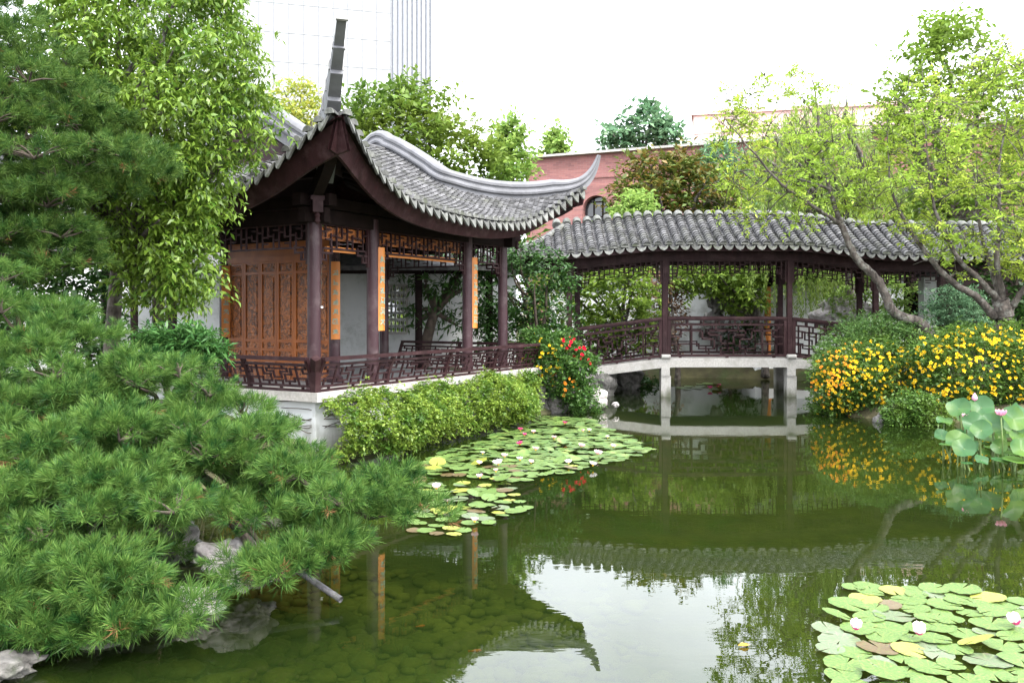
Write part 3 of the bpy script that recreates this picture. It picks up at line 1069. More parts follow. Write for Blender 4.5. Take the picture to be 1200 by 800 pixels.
    # corner hip beam and hanging carved block under the near corner
    for (p, q, ca) in ((0, 0, CA), (L1, 0, CB), (0, L2, CE), (L1, L2, CD)):
        mb = MB()
        a = PV(p, q, 3.62)
        b = PV(ca[0], ca[1], 4.28)
        mid = a.lerp(b, 0.55) - Z * 0.08
        mb.sweep(catmull([a + (a - b) * 0.2, a, mid, a.lerp(b, 0.78) - Z * 0.03], 5), [(-0.07, -0.1), (-0.07, 0.1), (0.07, 0.1), (0.07, -0.1)])
        mb.build('hip_beam', M['wood_dark'], t)
        mb = MB()
        o = (Vector((b.x - a.x, b.y - a.y, 0))).normalized()
        sd_ = Vector((-o.y, o.x, 0))
        c = PV(p, q, 3.46) + o * 0.2
        mb.box(c, (0.28, 0.14, 0.17), (o, sd_, Z))
        mb.box(c + Z * 0.115, (0.24, 0.19, 0.06), (o, sd_, Z))
        mb.lathe(c - Z * 0.25 + o * 0.08, [(0.01, 0), (0.045, 0.04), (0.03, 0.09), (0.04, 0.12), (0.025, 0.17)], 10)
        mb.build('bracket', M['wood'], t)
    # hanging friezes
    def frieze(a, b, nrm, orange=True, z1=3.26, h=0.34):
        a, b = Vector(a), Vector(b)
        L = (b - a).length
        d = (b - a) / L
        P = lambda s, z: a + d * s + Z * z
        m = MB()
        w_ = 0.028
        m.bar(P(0.0, z1), P(L, z1), w_ * 1.2, w_)
        m.bar(P(0.09, z1 - h), P(L - 0.09, z1 - h), w_, w_)
        n = max(6, int(L / 0.11))
        for k in range(n + 1):
            s = 0.02 + (L - 0.04) * k / n
            zb = z1 - h * (0.55 if k % 3 == 1 else 1.0)
            zt = z1 - (h * 0.35 if k % 4 == 2 else 0)
            m.bar(P(s, zb), P(s, zt), w_ * 0.8, w_ * 0.8, up=nrm)
            if k < n:
                s2 = 0.02 + (L - 0.04) * (k + 1) / n
                zz = z1 - h * (0.3, 0.62, 0.45, 0.78)[k % 4]
                m.bar(P(s, zz), P(s2, zz), w_ * 0.8, w_ * 0.8)
                zz = z1 - h * (0.7, 0.2, 0.85, 0.5)[k % 4]
                if k % 2: m.bar(P(s, zz), P(s2, zz), w_ * 0.8, w_ * 0.8)
        for sg, s0 in ((1, 0.0), (-1, L)):      # stepped brackets at the ends
            for (x0, x1, z) in ((0, 0.26, z1 - h - 0.07), (0, 0.14, z1 - h - 0.17)):
                m.bar(P(s0 + sg * x0, z), P(s0 + sg * x1, z), w_, w_)
                m.bar(P(s0 + sg * x1, z - w_ / 2), P(s0 + sg * x1, z + 0.11), w_, w_, up=nrm)
            m.bar(P(s0 + sg * 0.02, z1 - h - 0.24), P(s0 + sg * 0.02, z1), w_ * 1.5, w_ * 1.5, up=nrm)
            m.bar(P(s0 + sg * 0.07, z1 - h - 0.17), P(s0 + sg * 0.07, z1 - h), w_ * 0.8, w_ * 0.8, up=nrm)
        fr = m.build('lattice_frieze', M['wood'], t)
        if orange:
            m = MB()
            m.bar(P(0.2, z1 - h - 0.005) + nrm * 0.05, P(L - 0.2, z1 - h - 0.005) + nrm * 0.05, 0.045, 0.075)
            m.build('honey_rail', M['orange'], fr)
            m = MB()
            m.bar(P(0.05, z1 - 0.12) + nrm * 0.055, P(L - 0.05, z1 - 0.12) + nrm * 0.055, 0.03, 0.19)
            m.build('backing_board', M['carved'], fr)
    for (a, b, orng) in (((0.1, 1.18), 0, True), ((1.38, 3.83), 0, True), ((4.03, 5.07), 0, False)):
        frieze(PV(a[0], 0, 0), PV(a[1], 0, 0), D2, orng)
    frieze(PV(0, 0.1, 0), PV(0, 3.25, 0), D1, False)
    frieze(PV(0, 3.45, 0), PV(0, 4.56, 0), D1, False)
    frieze(PV(L1, 0.1, 0), PV(L1, 2.8, 0), -D1, False)
    # leaning seat-back railings
    def railing(pts_bottom, lean, name='railing', reps=1):
        a, b = Vector(pts_bottom[0]), Vector(pts_bottom[1])
        L = (b - a).length
        d = (b - a) / L
        H = 0.455
        def P(s, tt):
            bow = lean * (0.16 * tt ** 1.6)
            return a + d * s + bow + Z * (H * tt)
        m = MB()
        nr = lean
        m.bar(P(0, 0.03), P(L, 0.03), 0.06, 0.035)
        m.bar(P(0, 0.16), P(L, 0.16), 0.05, 0.03)
        m.bar(P(-0.02, 0.985), P(L + 0.02, 0.985), 0.075, 0.05)
        m.bar(P(0, 0.80), P(L, 0.80), 0.045, 0.035)
        k = 0
        ns = max(2, int(round(L / 1.35)))
        for k in range(ns + 1):
            s = L * k / ns
            m.sweep([P(s, x) for x in (0, 0.3, 0.6, 0.85, 1.0)], [(-0.026, -0.026), (-0.026, 0.026), (0.026, 0.026), (0.026, -0.026)], up=d)
        for k in range(ns * 3):
            s = L * (k + 0.5) / (ns * 3)
            m.bar(P(s, 0.03), P(s, 0.16), 0.03, 0.03, up=nr)
        fret(m, lambda s, tt: P(s, tt), 0.03, L - 0.03, 0.16, 0.80, 0.024, nr, ns)
        m.build(name, M['wood'], t)
    railing((PV(-0.42, -0.42, SEAT), PV(5.6, -0.42, SEAT)), -D2)
    railing((PV(-0.42, -0.40, SEAT + 0.002), PV(-0.42, 4.4, SEAT + 0.002)), -D1)
    railing((PV(5.45, -0.2, SEAT), PV(5.45, 2.75, SEAT)), D1)
    # corner post
    mb = MB()
    mb.sweep([PV(-0.42, -0.42, SEAT), PV(-0.47, -0.47, SEAT + 0.3), PV(-0.56, -0.56, SEAT + 0.47)], [(-0.05, -0.05), (-0.05, 0.05), (0.05, 0.05), (0.05, -0.05)], up=D1)
    mb.build('corner_post', M['wood'], t)
    # carved screen of six leaves
    ps, q0, q1 = 2.0, 1.50, 3.98
    n = 6
    wq = (q1 - q0) / n
    for k in range(n):
        a = q0 + wq * k
        fr, pn = MB(), MB()
        zb, zt = FLOOR + 0.02, 2.92
        for q in (a + 0.025, a + wq - 0.025):
            fr.box(PV(ps, q, (zb + zt) / 2), (0.06, 0.045, zt - zb), (D1, D2, Z))
        for z in (zb + 0.03, zb + 0.62, zb + 0.82, zb + 0.98, zt - 0.22, zt - 0.03):
            fr.box(PV(ps, a + wq / 2, z), (0.058, wq - 0.094, 0.05), (D1, D2, Z))
        for (z0, z1) in ((zb + 0.06, zb + 0.59), (zb + 0.65, zb + 0.795), (zb + 0.845, zb + 0.955), (zb + 1.005, zt - 0.25), (zt - 0.19, zt - 0.06)):
            pn.box(PV(ps, a + wq / 2, (z0 + z1) / 2), (0.022, wq - 0.10, z1 - z0), (D1, D2, Z))
            pn.box(PV(ps - 0.012, a + wq / 2, (z0 + z1) / 2), (0.02, wq - 0.19, max(0.02, z1 - z0 - 0.1)), (D1, D2, Z))
        dr = fr.build('screen_leaf', M['screen'], t)
        pn.build('carved_panel', M['carved'], dr)
    mb = MB()
    mb.box(PV(ps, (q0 + q1) / 2, 3.12), (0.05, q1 - q0, 0.28), (D1, D2, Z))
    mb.box(PV(ps - 0.03, (q0 + q1) / 2, 2.945), (0.05, q1 - q0, 0.09), (D1, D2, Z))
    mb.build('transom', M['screen'], t)
    mb = MB()
    mb.box(PV(2.6, 2.33, FLOOR + 0.31), (5.2, 4.7, 0.02), (D1, D2, Z))
    mb.build('floor', surf('grey_floor_slab', (0.13, 0.13, 0.13), (0.2, 0.2, 0.2), 0.7, 5, 0.1), t)
    return t
pavilion()

# couplet boards hanging on the columns
def couplet(p, q, dp, dq, z0, z1, wd, label, seed):
    c = PV(p + dp, q + dq, 0)
    o = Vector((c.x, c.y, 0))
    nrm = (Vector((0, 0, 0)) - Vector((c.x, c.y, 0))).normalized() * 0.55 + (D1 * dp + D2 * dq).normalized() * 0.45
    nrm.normalize()
    ac = Vector((nrm.y, -nrm.x, 0))
    Z = Vector((0, 0, 1))
    t = thing('couplet_board', Vector((c.x, c.y, z0)), label, 'hanging board', 'couplet boards hanging on the pavilion columns')
    mb = MB()
    N = 6
    V = []
    for z in (z0, z1):
        for k in range(N + 1):
            x = -1 + 2 * k / N
            V.append(Vector((c.x, c.y, z)) + ac * (x * wd / 2) + nrm * (0.02 * (1 - x * x)))
        for k in range(N + 1):
            x = 1 - 2 * k / N
            V.append(Vector((c.x, c.y, z)) + ac * (x * wd / 2) + nrm * (0.02 * (1 - x * x) - 0.03))
    m = 2 * (N + 1)
    mb.add(V, [(k, (k + 1) % m, m + (k + 1) % m, m + k) for k in range(m)] + [tuple(range(m - 1, -1, -1)), tuple(range(m, 2 * m))])
    mb.build('board', M['orange'], t)
    mb = MB()
    r = random.Random(seed)
    step = (z1 - z0 - 0.16) / 7
    for k in range(7):
        cc = Vector((c.x, c.y, z1 - 0.10 - step * (k + 0.5))) + nrm * 0.024
        s = min(0.05, step * 0.36)
        for _ in range(3):
            y = r.uniform(-1, 1) * s
            mb.bar(cc + ac * (-s * r.uniform(0.5, 0.95)) + Z * y, cc + ac * (s * r.uniform(0.5, 0.95)) + Z * (y + r.uniform(0, 0.012)), 0.004, 0.012)
        for _ in range(2):
            x = r.uniform(-0.7, 0.7) * s
            mb.bar(cc + ac * x + Z * (s * r.uniform(0.4, 1)), cc + ac * (x + r.uniform(-0.02, 0.02)) - Z * (s * r.uniform(0.4, 1)), 0.012, 0.004, up=nrm)
        mb.bar(cc - Z * s * 0.1, cc + ac * s * 0.9 - Z * s, 0.012, 0.004, up=nrm)
        mb.bar(cc - Z * s * 0.1, cc - ac * s * 0.9 - Z * s, 0.012, 0.004, up=nrm)
    mb.build('inscription', M['teal'], t)
    mb = MB()
    mb.tube([Vector((c.x, c.y, z1)) + ac * 0.02, Vector((c.x, c.y, z1 + 0.05)) + ac * 0.015, Vector((c.x, c.y, z1 + 0.05)) - ac * 0.015, Vector((c.x, c.y, z1)) - ac * 0.02], 0.006, 6)
    mb.build('hook', M['wood_dark'], t)
couplet(1.28, 0, 0.09, -0.10, 1.72, 3.00, 0.13, 'bright honey coloured board with seven green characters on the second column from the near corner', 3)
couplet(3.93, 0, 0.09, -0.10, 1.72, 2.99, 0.13, 'narrow honey coloured board with green characters on the third column, nearest the rose bush', 5)
couplet(2.0, 1.42, -0.12, -0.13, 1.55, 2.85, 0.15, 'shaded brown board hanging inside the pavilion beside the white wall', 8)
couplet(2.0, 4.1, -0.11, -0.16, 1.55, 2.85, 0.15, 'shaded brown board hanging at the far end of the carved screen by the leafy tree', 9)

# cord with pale tags hanging by the near column
def cord():
    c = PV(0.2, 0.05, 0)
    z = 2.82
    t = thing('bead_string', Vector((c.x, c.y, 2.08)), 'thin cord with two small white tags hanging beside the near pavilion column', 'cord')
    mb = MB()
    mb.tube([Vector((c.x, c.y, 2.85)), Vector((c.x + 0.004, c.y, 2.4)), Vector((c.x, c.y, 2.1))], 0.003, 6)
    mb.build('string', M['bark'], t)
    for dx in (-0.012, 0.016):
        mb = MB()
        mb.box((c.x + dx, c.y - 0.01, 2.09 - abs(dx)), (0.022, 0.008, 0.03))
        mb.build('tag', M['white_paint'], t)
cord()

# ------------------------------------------------------------------ garden walls
def coping(mb, a, b, zt, n):
    d = (b - a).normalized()
    prof = [(-0.28, 0.0), (-0.28, 0.04), (-0.06, 0.22), (-0.06, 0.3), (0.06, 0.3), (0.06, 0.22), (0.28, 0.04), (0.28, 0.0)]
    mb.sweep([a + Vector((0, 0, zt)), b + Vector((0, 0, zt))], prof)
def white_wall(a, b, z1, label, hole=None):
    a, b = Vector((a[0], a[1], 0)), Vector((b[0], b[1], 0))
    d = (b - a).normalized()
    n = Vector((d.y, -d.x, 0))
    Z = Vector((0, 0, 1))
    L = (b - a).length
    t = thing('garden_wall', (a + b) / 2, label, 'wall')
    mb = MB()
    if hole is None:
        mb.box((a + b) / 2 + Z * (z1 / 2 - 0.25), (L, 0.3, z1 + 0.5), (d, n, Z))
    else:
        s0, s1, h0, h1 = hole
        for (x0, x1, y0, y1) in ((0, s0, -0.5, z1), (s1, L, -0.5, z1), (s0, s1, -0.5, h0), (s0, s1, h1, z1)):
            mb.box(a + d * ((x0 + x1) / 2) + Z * ((y0 + y1) / 2), (x1 - x0, 0.3, y1 - y0), (d, n, Z))
    mb.build('wall', M['plaster'], t)
    mb = MB()
    coping(mb, a, b, z1, n)
    mb.build('coping', M['tile'], t)
    if hole is not None:
        s0, s1, h0, h1 = hole
        mb = MB()
        r = 0.075
        def ring(cx, cz, rx, rz, lo=0, hi=2 * pi):
            N = 12
            pr = None
            for k in range(N + 1):
                th = lo + (hi - lo) * k / N
                x, zz = cx + rx * cos(th), cz + rz * sin(th)
                x, zz = min(max(x, s0), s1), min(max(zz, h0), h1)
                q = a + d * x + Z * zz + n * 0.03
                if pr is not None and (q - pr).length > 1e-4: mb.bar(pr, q, 0.034, 0.05, up=n)
                pr = q
        nx_, nz_ = 6, 7
        for i in range(nx_):
            for j in range(nz_):
                cx = s0 + (s1 - s0) * (i + 0.5) / nx_
                cz = h0 + (h1 - h0) * (j + 0.5) / nz_
                ring(cx, cz, (s1 - s0) / nx_ * 0.5, (h1 - h0) / nz_ * 0.62)
        wn = mb.build('lattice_window', M['white_paint'], t)
        mb = MB()
        for (x0, z0_, x1, z1_) in ((s0, h0, s1, h0), (s0, h1, s1, h1), (s0, h0, s0, h1), (s1, h0, s1, h1)):
            mb.bar(a + d * x0 + Z * z0_ + n * 0.15, a + d * x1 + Z * z1_ + n * 0.15, 0.06, 0.06)
        mb.build('frame', M['stone'], wn)
    return t
# behind the pavilion: lattice window seen at x 450..478, y 335..390
white_wall((-8.5, 20.9), (0.1, 20.9), 3.35, 'white garden wall with a pierced lattice window behind the pavilion', (-3.15 + 8.5, -2.55 + 8.5, 1.5, 2.65))
white_wall((-13.5, 17.5), (-8.5, 20.9), 3.3, 'white wall at the end of the garden glimpsed behind the leafy tree trunk')
white_wall((1.2, 27.6), (16, 27.2), 2.85, 'long white wall across the water behind the covered bridge')
white_wall((10.5, 21.9), (10.82, 21.9), 2.9, 'narrow pale wall end standing where the covered bridge reaches the bank')

def shade_roof():  # roof on posts, added to keep light off the white wall
    t = thing('added_shade_roof', (-4.2, 20, 0.3), 'lean-to roof added to shade the white wall behind the pavilion', 'shade_roof')
    mb = MB()
    mb.add([(-8.6, 18.3, 3.0), (-0.3, 18.3, 3.0), (-0.3, 21.2, 4.1), (-8.6, 21.2, 4.1), (-8.6, 18.3, 2.9), (-0.3, 18.3, 2.9), (-0.3, 21.2, 4.0), (-8.6, 21.2, 4.0)], [(0, 1, 2, 3), (7, 6, 5, 4), (0, 4, 5, 1), (1, 5, 6, 2), (2, 6, 7, 3), (3, 7, 4, 0)])
    mb.build('roof', M['tile'], t)
    mb = MB()
    mb.bar((-8.5, 18.75, 2.95), (-0.35, 18.75, 2.95), 0.12, 0.2)
    mb.build('beam', M['wood_dark'], t)
    for x in (-8.3, -5.6, -2.05, -0.5):
        mb = MB()
        mb.lathe((x, 18.75, 0.2), [(0.08, 0), (0.08, 2.7)], 12)
        mb.build('post', M['wood_dark'], t, True, angle=40)
shade_roof()

# ------------------------------------------------------------------ the covered bridge
BY = 20.4
def interp(x, pts):
    for (x0, y0), (x1, y1) in zip(pts, pts[1:]):
        if x <= x1:
            return y0 + (y1 - y0) * max(0, (x - x0)) / (x1 - x0)
    return pts[-1][1]
def deck_z(x):
    return sum(interp(x + k * 0.2, [(-1, 0.36), (1.37, 0.63), (3.65, 0.915), (6.63, 0.915), (8.69, 0.68), (12, 0.6)]) for k in (-1, 0, 1)) / 3
def roof_dz(x):
    return sum(interp(x + k * 0.22, [(-1, -0.3), (0, -0.26), (1.37, -0.2), (3.3, 0.0), (6.8, 0.0), (8.7, -0.24), (13, -0.27)]) for k in (-2, -1, 0, 1, 2)) / 5
def bridge():
    Z = Vector((0, 0, 1))
    t = thing('covered_bridge', (3.65, BY, 0), 'dark timber covered bridge with grey tiled roof and lattice railings over the pond', 'bridge')
    X = [1.37, 3.65, 6.63, 8.69, 10.7]
    RW = 1.75
    def off(x): return 0.33
    # deck: stone slab with two edges
    xs = list(np.linspace(0.2, 11.5, 50))
    V, F = [], []
    for x in xs:
        z = deck_z(x)
        V += [Vector((x, BY - 0.16, z)), Vector((x, BY - 0.16, z - 0.215)), Vector((x + 0.33, BY + RW + 0.16, z - 0.215)), Vector((x + 0.33, BY + RW + 0.16, z))]
    for i in range(len(xs) - 1):
        for j in range(4):
            F.append((4 * i + j, 4 * i + (j + 1) % 4, 4 * i + 4 + (j + 1) % 4, 4 * i + 4 + j))
    lists_to_mesh('deck', V, F, M['stone'], t)
    # pillars and caps
    for x in X[1:3]:
        for (xx, yy) in ((x, BY - 0.06), (x + 0.33, BY + RW + 0.06)):
            mb = MB()
            mb.box((xx, yy, -0.17), (0.23, 0.24, 1.32))
            mb.box((xx - 0.015, yy, 0.60), (0.20, 0.30, 0.21))
            mb.build('stone_pillar', M['stone_pier'], t)
        mb = MB()
        z = deck_z(x)
        mb.sweep([Vector((x - 0.11, BY - 0.16, z + 0.045)), Vector((x - 0.10, BY - 0.16, z + 0.045)), Vector((x + 0.10, BY - 0.16, z + 0.045)), Vector((x + 0.11, BY - 0.16, z + 0.045))],
                 [(0.065 * cos(2 * pi * k / 14), 0.055 * sin(2 * pi * k / 14)) for k in range(14)], scales=[0.75, 1, 1, 0.75])
        mb.build('stone_knob', M['stone'], t, True, angle=40)
    # posts
    for i, x in enumerate(X):
        for rear in (0, 1):
            mb = MB()
            xx, yy = (x + 0.33, BY + RW) if rear else (x, BY)
            z0, z1 = deck_z(x) - 0.02, 3.42 + roof_dz(x)
            mb.box((xx, yy, (z0 + z1) / 2), (0.115, 0.115, z1 - z0))
            for sx in (-0.5, 0.5):
                mb.box((xx + sx * 0.115, yy, (z0 + z1) / 2), (0.022, 0.05, z1 - z0 - 0.01))
            mb.build('post', M['wood'], t)
    # beams along the eaves
    for rear in (0, 1):
        mb = MB()
        yy = BY + rear * RW
        for x0, x1 in zip([-0.2] + X, X + [12.5]):
            for k in range(4):
                a, b = x0 + (x1 - x0) * k / 4, x0 + (x1 - x0) * (k + 1) / 4
                for (dz, w_, h) in ((3.36, 0.12, 0.22), (3.55, 0.15, 0.12)):
                    mb.bar(Vector((a + rear * 0.33, yy, dz + roof_dz(a))), Vector((b + rear * 0.33, yy, dz + roof_dz(b))), w_, h)
        mb.build('beam', M['wood'], t)
    mb = MB()
    for x in X:
        z = roof_dz(x)
        mb.bar(Vector((x, BY - 0.3, 3.50 + z)), Vector((x + 0.33, BY + RW + 0.3, 3.50 + z)), 0.1, 0.14)
        mb.bar(Vector((x + 0.17, BY + RW / 2, 3.5 + z)), Vector((x + 0.17, BY + RW / 2, 4.2 + z)), 0.1, 0.1)
    mb.build('cross_beam', M['wood_dark'], t)
    # railings
    for rear in (0, 1):
        yy = BY + rear * RW
        for x0, x1 in zip(X, X[1:]):
            a, b = x0 + 0.07 + rear * 0.33, x1 - 0.07 + rear * 0.33
            def P(s, tt): return Vector((a + s, yy, deck_z(a + s - rear * 0.33) + 0.03 + 0.95 * tt))
            L = b - a
            m = MB()
            K = 8
            def rail(tt, w_, h, s0=0.0, s1=None):
                s1 = L if s1 is None else s1
                for k in range(K):
                    m.bar(P(s0 + (s1 - s0) * k / K, tt), P(s0 + (s1 - s0) * (k + 1) / K, tt), w_, h)
            rail(0.975, 0.13, 0.055)
            rail(0.935, 0.07, 0.05)
            rail(0.80, 0.05, 0.04, 0.06, L - 0.06)
            rail(0.03, 0.07, 0.055)
            for s in (0.035, L - 0.035):
                m.bar(P(s, 0), P(s, 0.97), 0.075, 0.08, up=(0, 1, 0))
            for s in np.linspace(0.1, L - 0.1, 8)[1:-1]:
                m.bar(P(s, 0.82), P(s, 0.92), 0.04, 0.035, up=(0, 1, 0))
            fret(m, P, 0.07, L - 0.07, 0.05, 0.80, 0.034, Vector((0, 1, 0)), 1 if L < 2.6 else 1)
            for s in np.linspace(0.3, L - 0.3, 3):
                m.bar(P(s, -0.03), P(s, 0.02), 0.06, 0.08, up=(0, 1, 0))
            m.build('railing', M['wood'], t)
    # friezes
    for rear in (0, 1):
        yy = BY + rear * RW
        for x0, x1 in zip(X, X[1:]):
            a, b = x0 + 0.07 + rear * 0.33, x1 - 0.07 + rear * 0.33
            L = b - a
            def P(s, z): return Vector((a + s, yy, z + roof_dz(a + s - rear * 0.33)))
            m = MB()
            zt, h = 3.23, 0.22
            n = int(L / 0.12)
            for k in range(n):
                s, s2 = L * k / n, L * (k + 1) / n
                m.bar(P(s, zt), P(s2, zt), 0.03, 0.03)
                m.bar(P(s, zt - (0.09, 0.14, 0.09, 0.05)[k % 4]), P(s2, zt - (0.09, 0.14, 0.09, 0.05)[k % 4]), 0.025, 0.022)
                m.bar(P(s, zt - h * (1.0 if k % 3 else 0.55)), P(s, zt), 0.024, 0.024, up=(0, 1, 0))
                if k % 3 != 2: m.bar(P(s, zt - h), P(s2, zt - h), 0.025, 0.022)
                if k % 4 == 1: m.bar(P(s, zt - h * 1.25), P(s2, zt - h * 1.25), 0.025, 0.022)
            for sg, s0 in ((1, 0.0), (-1, L)):
                m.bar(P(s0 + sg * 0.02, zt - h - 0.28), P(s0 + sg * 0.02, zt), 0.04, 0.04, up=(0, 1, 0))
                for (w_, dz) in ((0.22, 0.09), (0.12, 0.2)):
                    m.bar(P(s0, zt - h - dz), P(s0 + sg * w_, zt - h - dz), 0.026, 0.024)
                    m.bar(P(s0 + sg * w_, zt - h - dz), P(s0 + sg * w_, zt - h + 0.02), 0.026, 0.026, up=(0, 1, 0))
            m.build('lattice_frieze', M['wood'], t)
    # roof
    EY, RY, BYB = 19.75, 21.28, 22.8
    ZEA, ZR = 3.56, 4.42
    XL, XR0 = 0.0, 1.40
    def fpath(x, back=False):
        if x < XR0: v1 = (x - XL) / (XR0 - XL)
        else: v1 = 1.0
        pts = []
        for k in range(9):
            v = v1 * k / 8
            y = (EY + (RY - EY) * v) if not back else (BYB + (RY - BYB) * v)
            lift = 0.12 * exp(-((x - XL) / 0.5) ** 2) * (1 - v)
            pts.append(Vector((x, y, ZEA + (ZR - ZEA) * (0.8 * v + 0.2 * v * v) + roof_dz(x) + lift)))
        return pts
    for back in (False, True):
        st = list(np.arange(XL + 0.1, 12.6, 0.252))
        rows = [fpath(x, back) for x in st]
        out = Vector((0, 1 if back else -1, 0))
        build_tiles(rows, [Vector((1, 0, 0))] * len(rows), 0.088, 0.125, [out] * len(rows), t, 0.215, 0.11, False)
    def lpath(y):
        v1 = 1 - abs(y - RY) / (RY - EY)
        pts = []
        for k in range(7):
            v = max(0.03, v1) * k / 6
            x = XL + (XR0 - XL) * v
            pts.append(Vector((x, y, ZEA + (ZR - ZEA) * (0.8 * v + 0.2 * v * v) + roof_dz(XL + (XR0 - XL) * v) + 0.12 * exp(-((y - EY) / 0.5) ** 2) * (1 - v))))
        return pts
    rows = [lpath(y) for y in np.arange(EY + 0.1, BYB - 0.05, 0.25)]
    build_tiles(rows, [Vector((0, 1, 0))] * len(rows), 0.086, 0.125, [Vector((-1, 0, 0))] * len(rows), t, 0.215, 0.11, False)
    # rolled ridge: one saddle tile per row, so the line is scalloped
    mb = MB()
    for x in np.arange(XL + 0.1 + 0.252 * 4, 12.6, 0.252):
        p = [Vector((x, RY - 0.17, ZR - 0.05 + roof_dz(x))), Vector((x, RY - 0.09, ZR + 0.015 + roof_dz(x))), Vector((x, RY, ZR + 0.035 + roof_dz(x))), Vector((x, RY + 0.09, ZR + 0.015 + roof_dz(x))), Vector((x, RY + 0.17, ZR - 0.05 + roof_dz(x)))]
        mb.tube(p, 0.1, 10)
    mb.build('ridge_tiles', M['tile_edge'], t, True, angle=50)
    mb = MB()
    hp = [Vector((XL - 0.02, EY - 0.02, ZEA + roof_dz(XL) + 0.14)), Vector((XL + 0.7, EY + 0.765, ZEA + 0.40 + roof_dz(XL + 0.7))), Vector((XR0, RY, ZR + roof_dz(XR0)))]
    mb.tube(catmull(hp, 4), 0.075, 8)
    mb.build('hip_tile', M['tile_edge'], t, True)
    # boarding under the tiles and fascia
    V, F = [], []
    xs = list(np.linspace(XL + 0.02, 12.6, 44))
    for x in xs:
        f, b = fpath(x), fpath(x, True)
        V += [f[0] + Vector((0, 0.08, -0.06)), f[-1] + Vector((0, 0, -0.06)), b[-1] + Vector((0, 0, -0.061)), b[0] + Vector((0, -0.08, -0.06))]
    for i in range(len(xs) - 1):
        for j in range(3):
            F.append((4 * i + j, 4 * i + 4 + j, 4 * i + 5 + j, 4 * i + 1 + j))
    lists_to_mesh('roof_boarding', V, F, M['wood_dark'], t)
    for back in (False, True):
        mb = MB()
        for x0, x1 in zip(xs, xs[1:]):
            a, b = fpath(x0, back)[0], fpath(x1, back)[0]
            o = Vector((0, -0.07 if back else 0.07, -0.085))
            mb.bar(a + o, b + o, 0.04, 0.1)
        mb.build('fascia', M['wood'], t)
    for x in np.arange(XL + 0.3, 12.4, 0.25):
        f = fpath(x)
        mb = MB()
        mb.bar(f[0] + Vector((0, 0.1, -0.1)), f[-1] + Vector((0, 0, -0.11)), 0.06, 0.06)
        mb.build('rafter', M['wood_dark'], t)
bridge()

# a second pavilion beyond the bridge
def far_pavilion():
    Z = Vector((0, 0, 1))
    x0, x1, y0, y1 = 7.85, 10.6, 26.2, 28.6
    t = thing('distant_pavilion', (9.2, 27, 0.3), 'small pavilion with one orange post standing beyond the covered bridge', 'pavilion')
    mb = MB()
    mb.box(((x0 + x1) / 2 - 0.1, (y0 + y1) / 2, 0.1), (x1 - x0 + 0.8, y1 - y0 + 0.8, 1.0))
    mb.build('plinth', M['white_paint'], t)
    for i, (x, y) in enumerate(((x0, y0), (x1, y0), (x0, y1), (x1, y1), (x0 + 0.36, y0))):
        mb = MB()
        mb.lathe((x, y, 0), [(0.13, 0.6), (0.13, 0.66), (0.1, 0.7), (0.095, 3.1)], 14)
        o = mb.build('post', M['orange'] if i == 0 else M['wood'], t, True, angle=35)
        if i == 0: o['label'] = 'orange post at the front corner'
    mb = MB()
    for y in (y0, y1): mb.bar(Vector((x0 - 0.3, y, 3.1)), Vector((x1 + 0.3, y, 3.1)), 0.16, 0.24)
    for x in (x0, x1): mb.bar(Vector((x, y0 - 0.3, 3.102)), Vector((x, y1 + 0.3, 3.102)), 0.155, 0.24)
    mb.build('beam', M['wood_dark'], t)
    mb = MB()
    for x in (x0, x1):
        mb.box((x, y0 - 0.1, 2.9), (0.28, 0.3, 0.2))
    mb.build('bracket', M['wood_dark'], t)
    cx, cy = (x0 + x1) / 2, (y0 + y1) / 2
    ap = Vector((cx, cy, 4.85))
    cs = [Vector((x0 - 1.2, y0 - 1.1, 0)), Vector((x1 + 1.1, y0 - 1.1, 0)), Vector((x1 + 1.1, y1 + 1.1, 0)), Vector((x0 - 1.2, y1 + 1.1, 0))]
    mt, ms = MB(), MB()
    for k in range(4):
        a, b = cs[k], cs[(k + 1) % 4]
        V, F = [], []
        N, K = 24, 8
        for i in range(N + 1):
            s = i / N
            e = a.lerp(b, s)
            e.z = 3.3 + 0.65 * (abs(2 * s - 1) ** 3)
            for j in range(K + 1):
                v = j / K
                p = e.lerp(ap, v)
                p.z = e.z + (ap.z - e.z) * (0.7 * v + 0.3 * v * v) + (0.05 * (i % 2) if j < K else 0)
                V.append(p)
        for i in range(N):
            for j in range(K):
                F.append((i * (K + 1) + j, (i + 1) * (K + 1) + j, (i + 1) * (K + 1) + j + 1, i * (K + 1) + j + 1))
        mt.add(V, F)
        ms.add([v - Z * 0.14 for v in V], F)
    rf = mt.build('roof', M['tile'], t)
    ms.build('roof_boarding', M['wood_dark'], rf)
    mb = MB()
    for k in range(4):
        a = cs[k].copy()
        a.z = 3.98
        mid = a.lerp(ap, 0.5)
        mid.z = 4.18
        mb.sweep(catmull([a + (a - ap).normalized() * 0.25 + Z * 0.3, a, mid, ap], 5), [(-0.07, -0.04), (-0.07, 0.14), (0.07, 0.14), (0.07, -0.04)])
    mb.build('roof_ridge', M['ridge'], rf)
far_pavilion()

# dark gateway where the bridge lands
def gate_house():
    t = thing('gate_house', (11.6, 23.4, 0.3), 'dark shaded gateway block at the right end of the covered bridge', 'gateway')
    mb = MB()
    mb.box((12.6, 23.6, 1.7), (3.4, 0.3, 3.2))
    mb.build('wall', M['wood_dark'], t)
    mb = MB()
    mb.box((11.35, 23.35, 1.5), (0.5, 0.12, 2.4))
    mb.build('door', M['wood'], t)
gate_house()

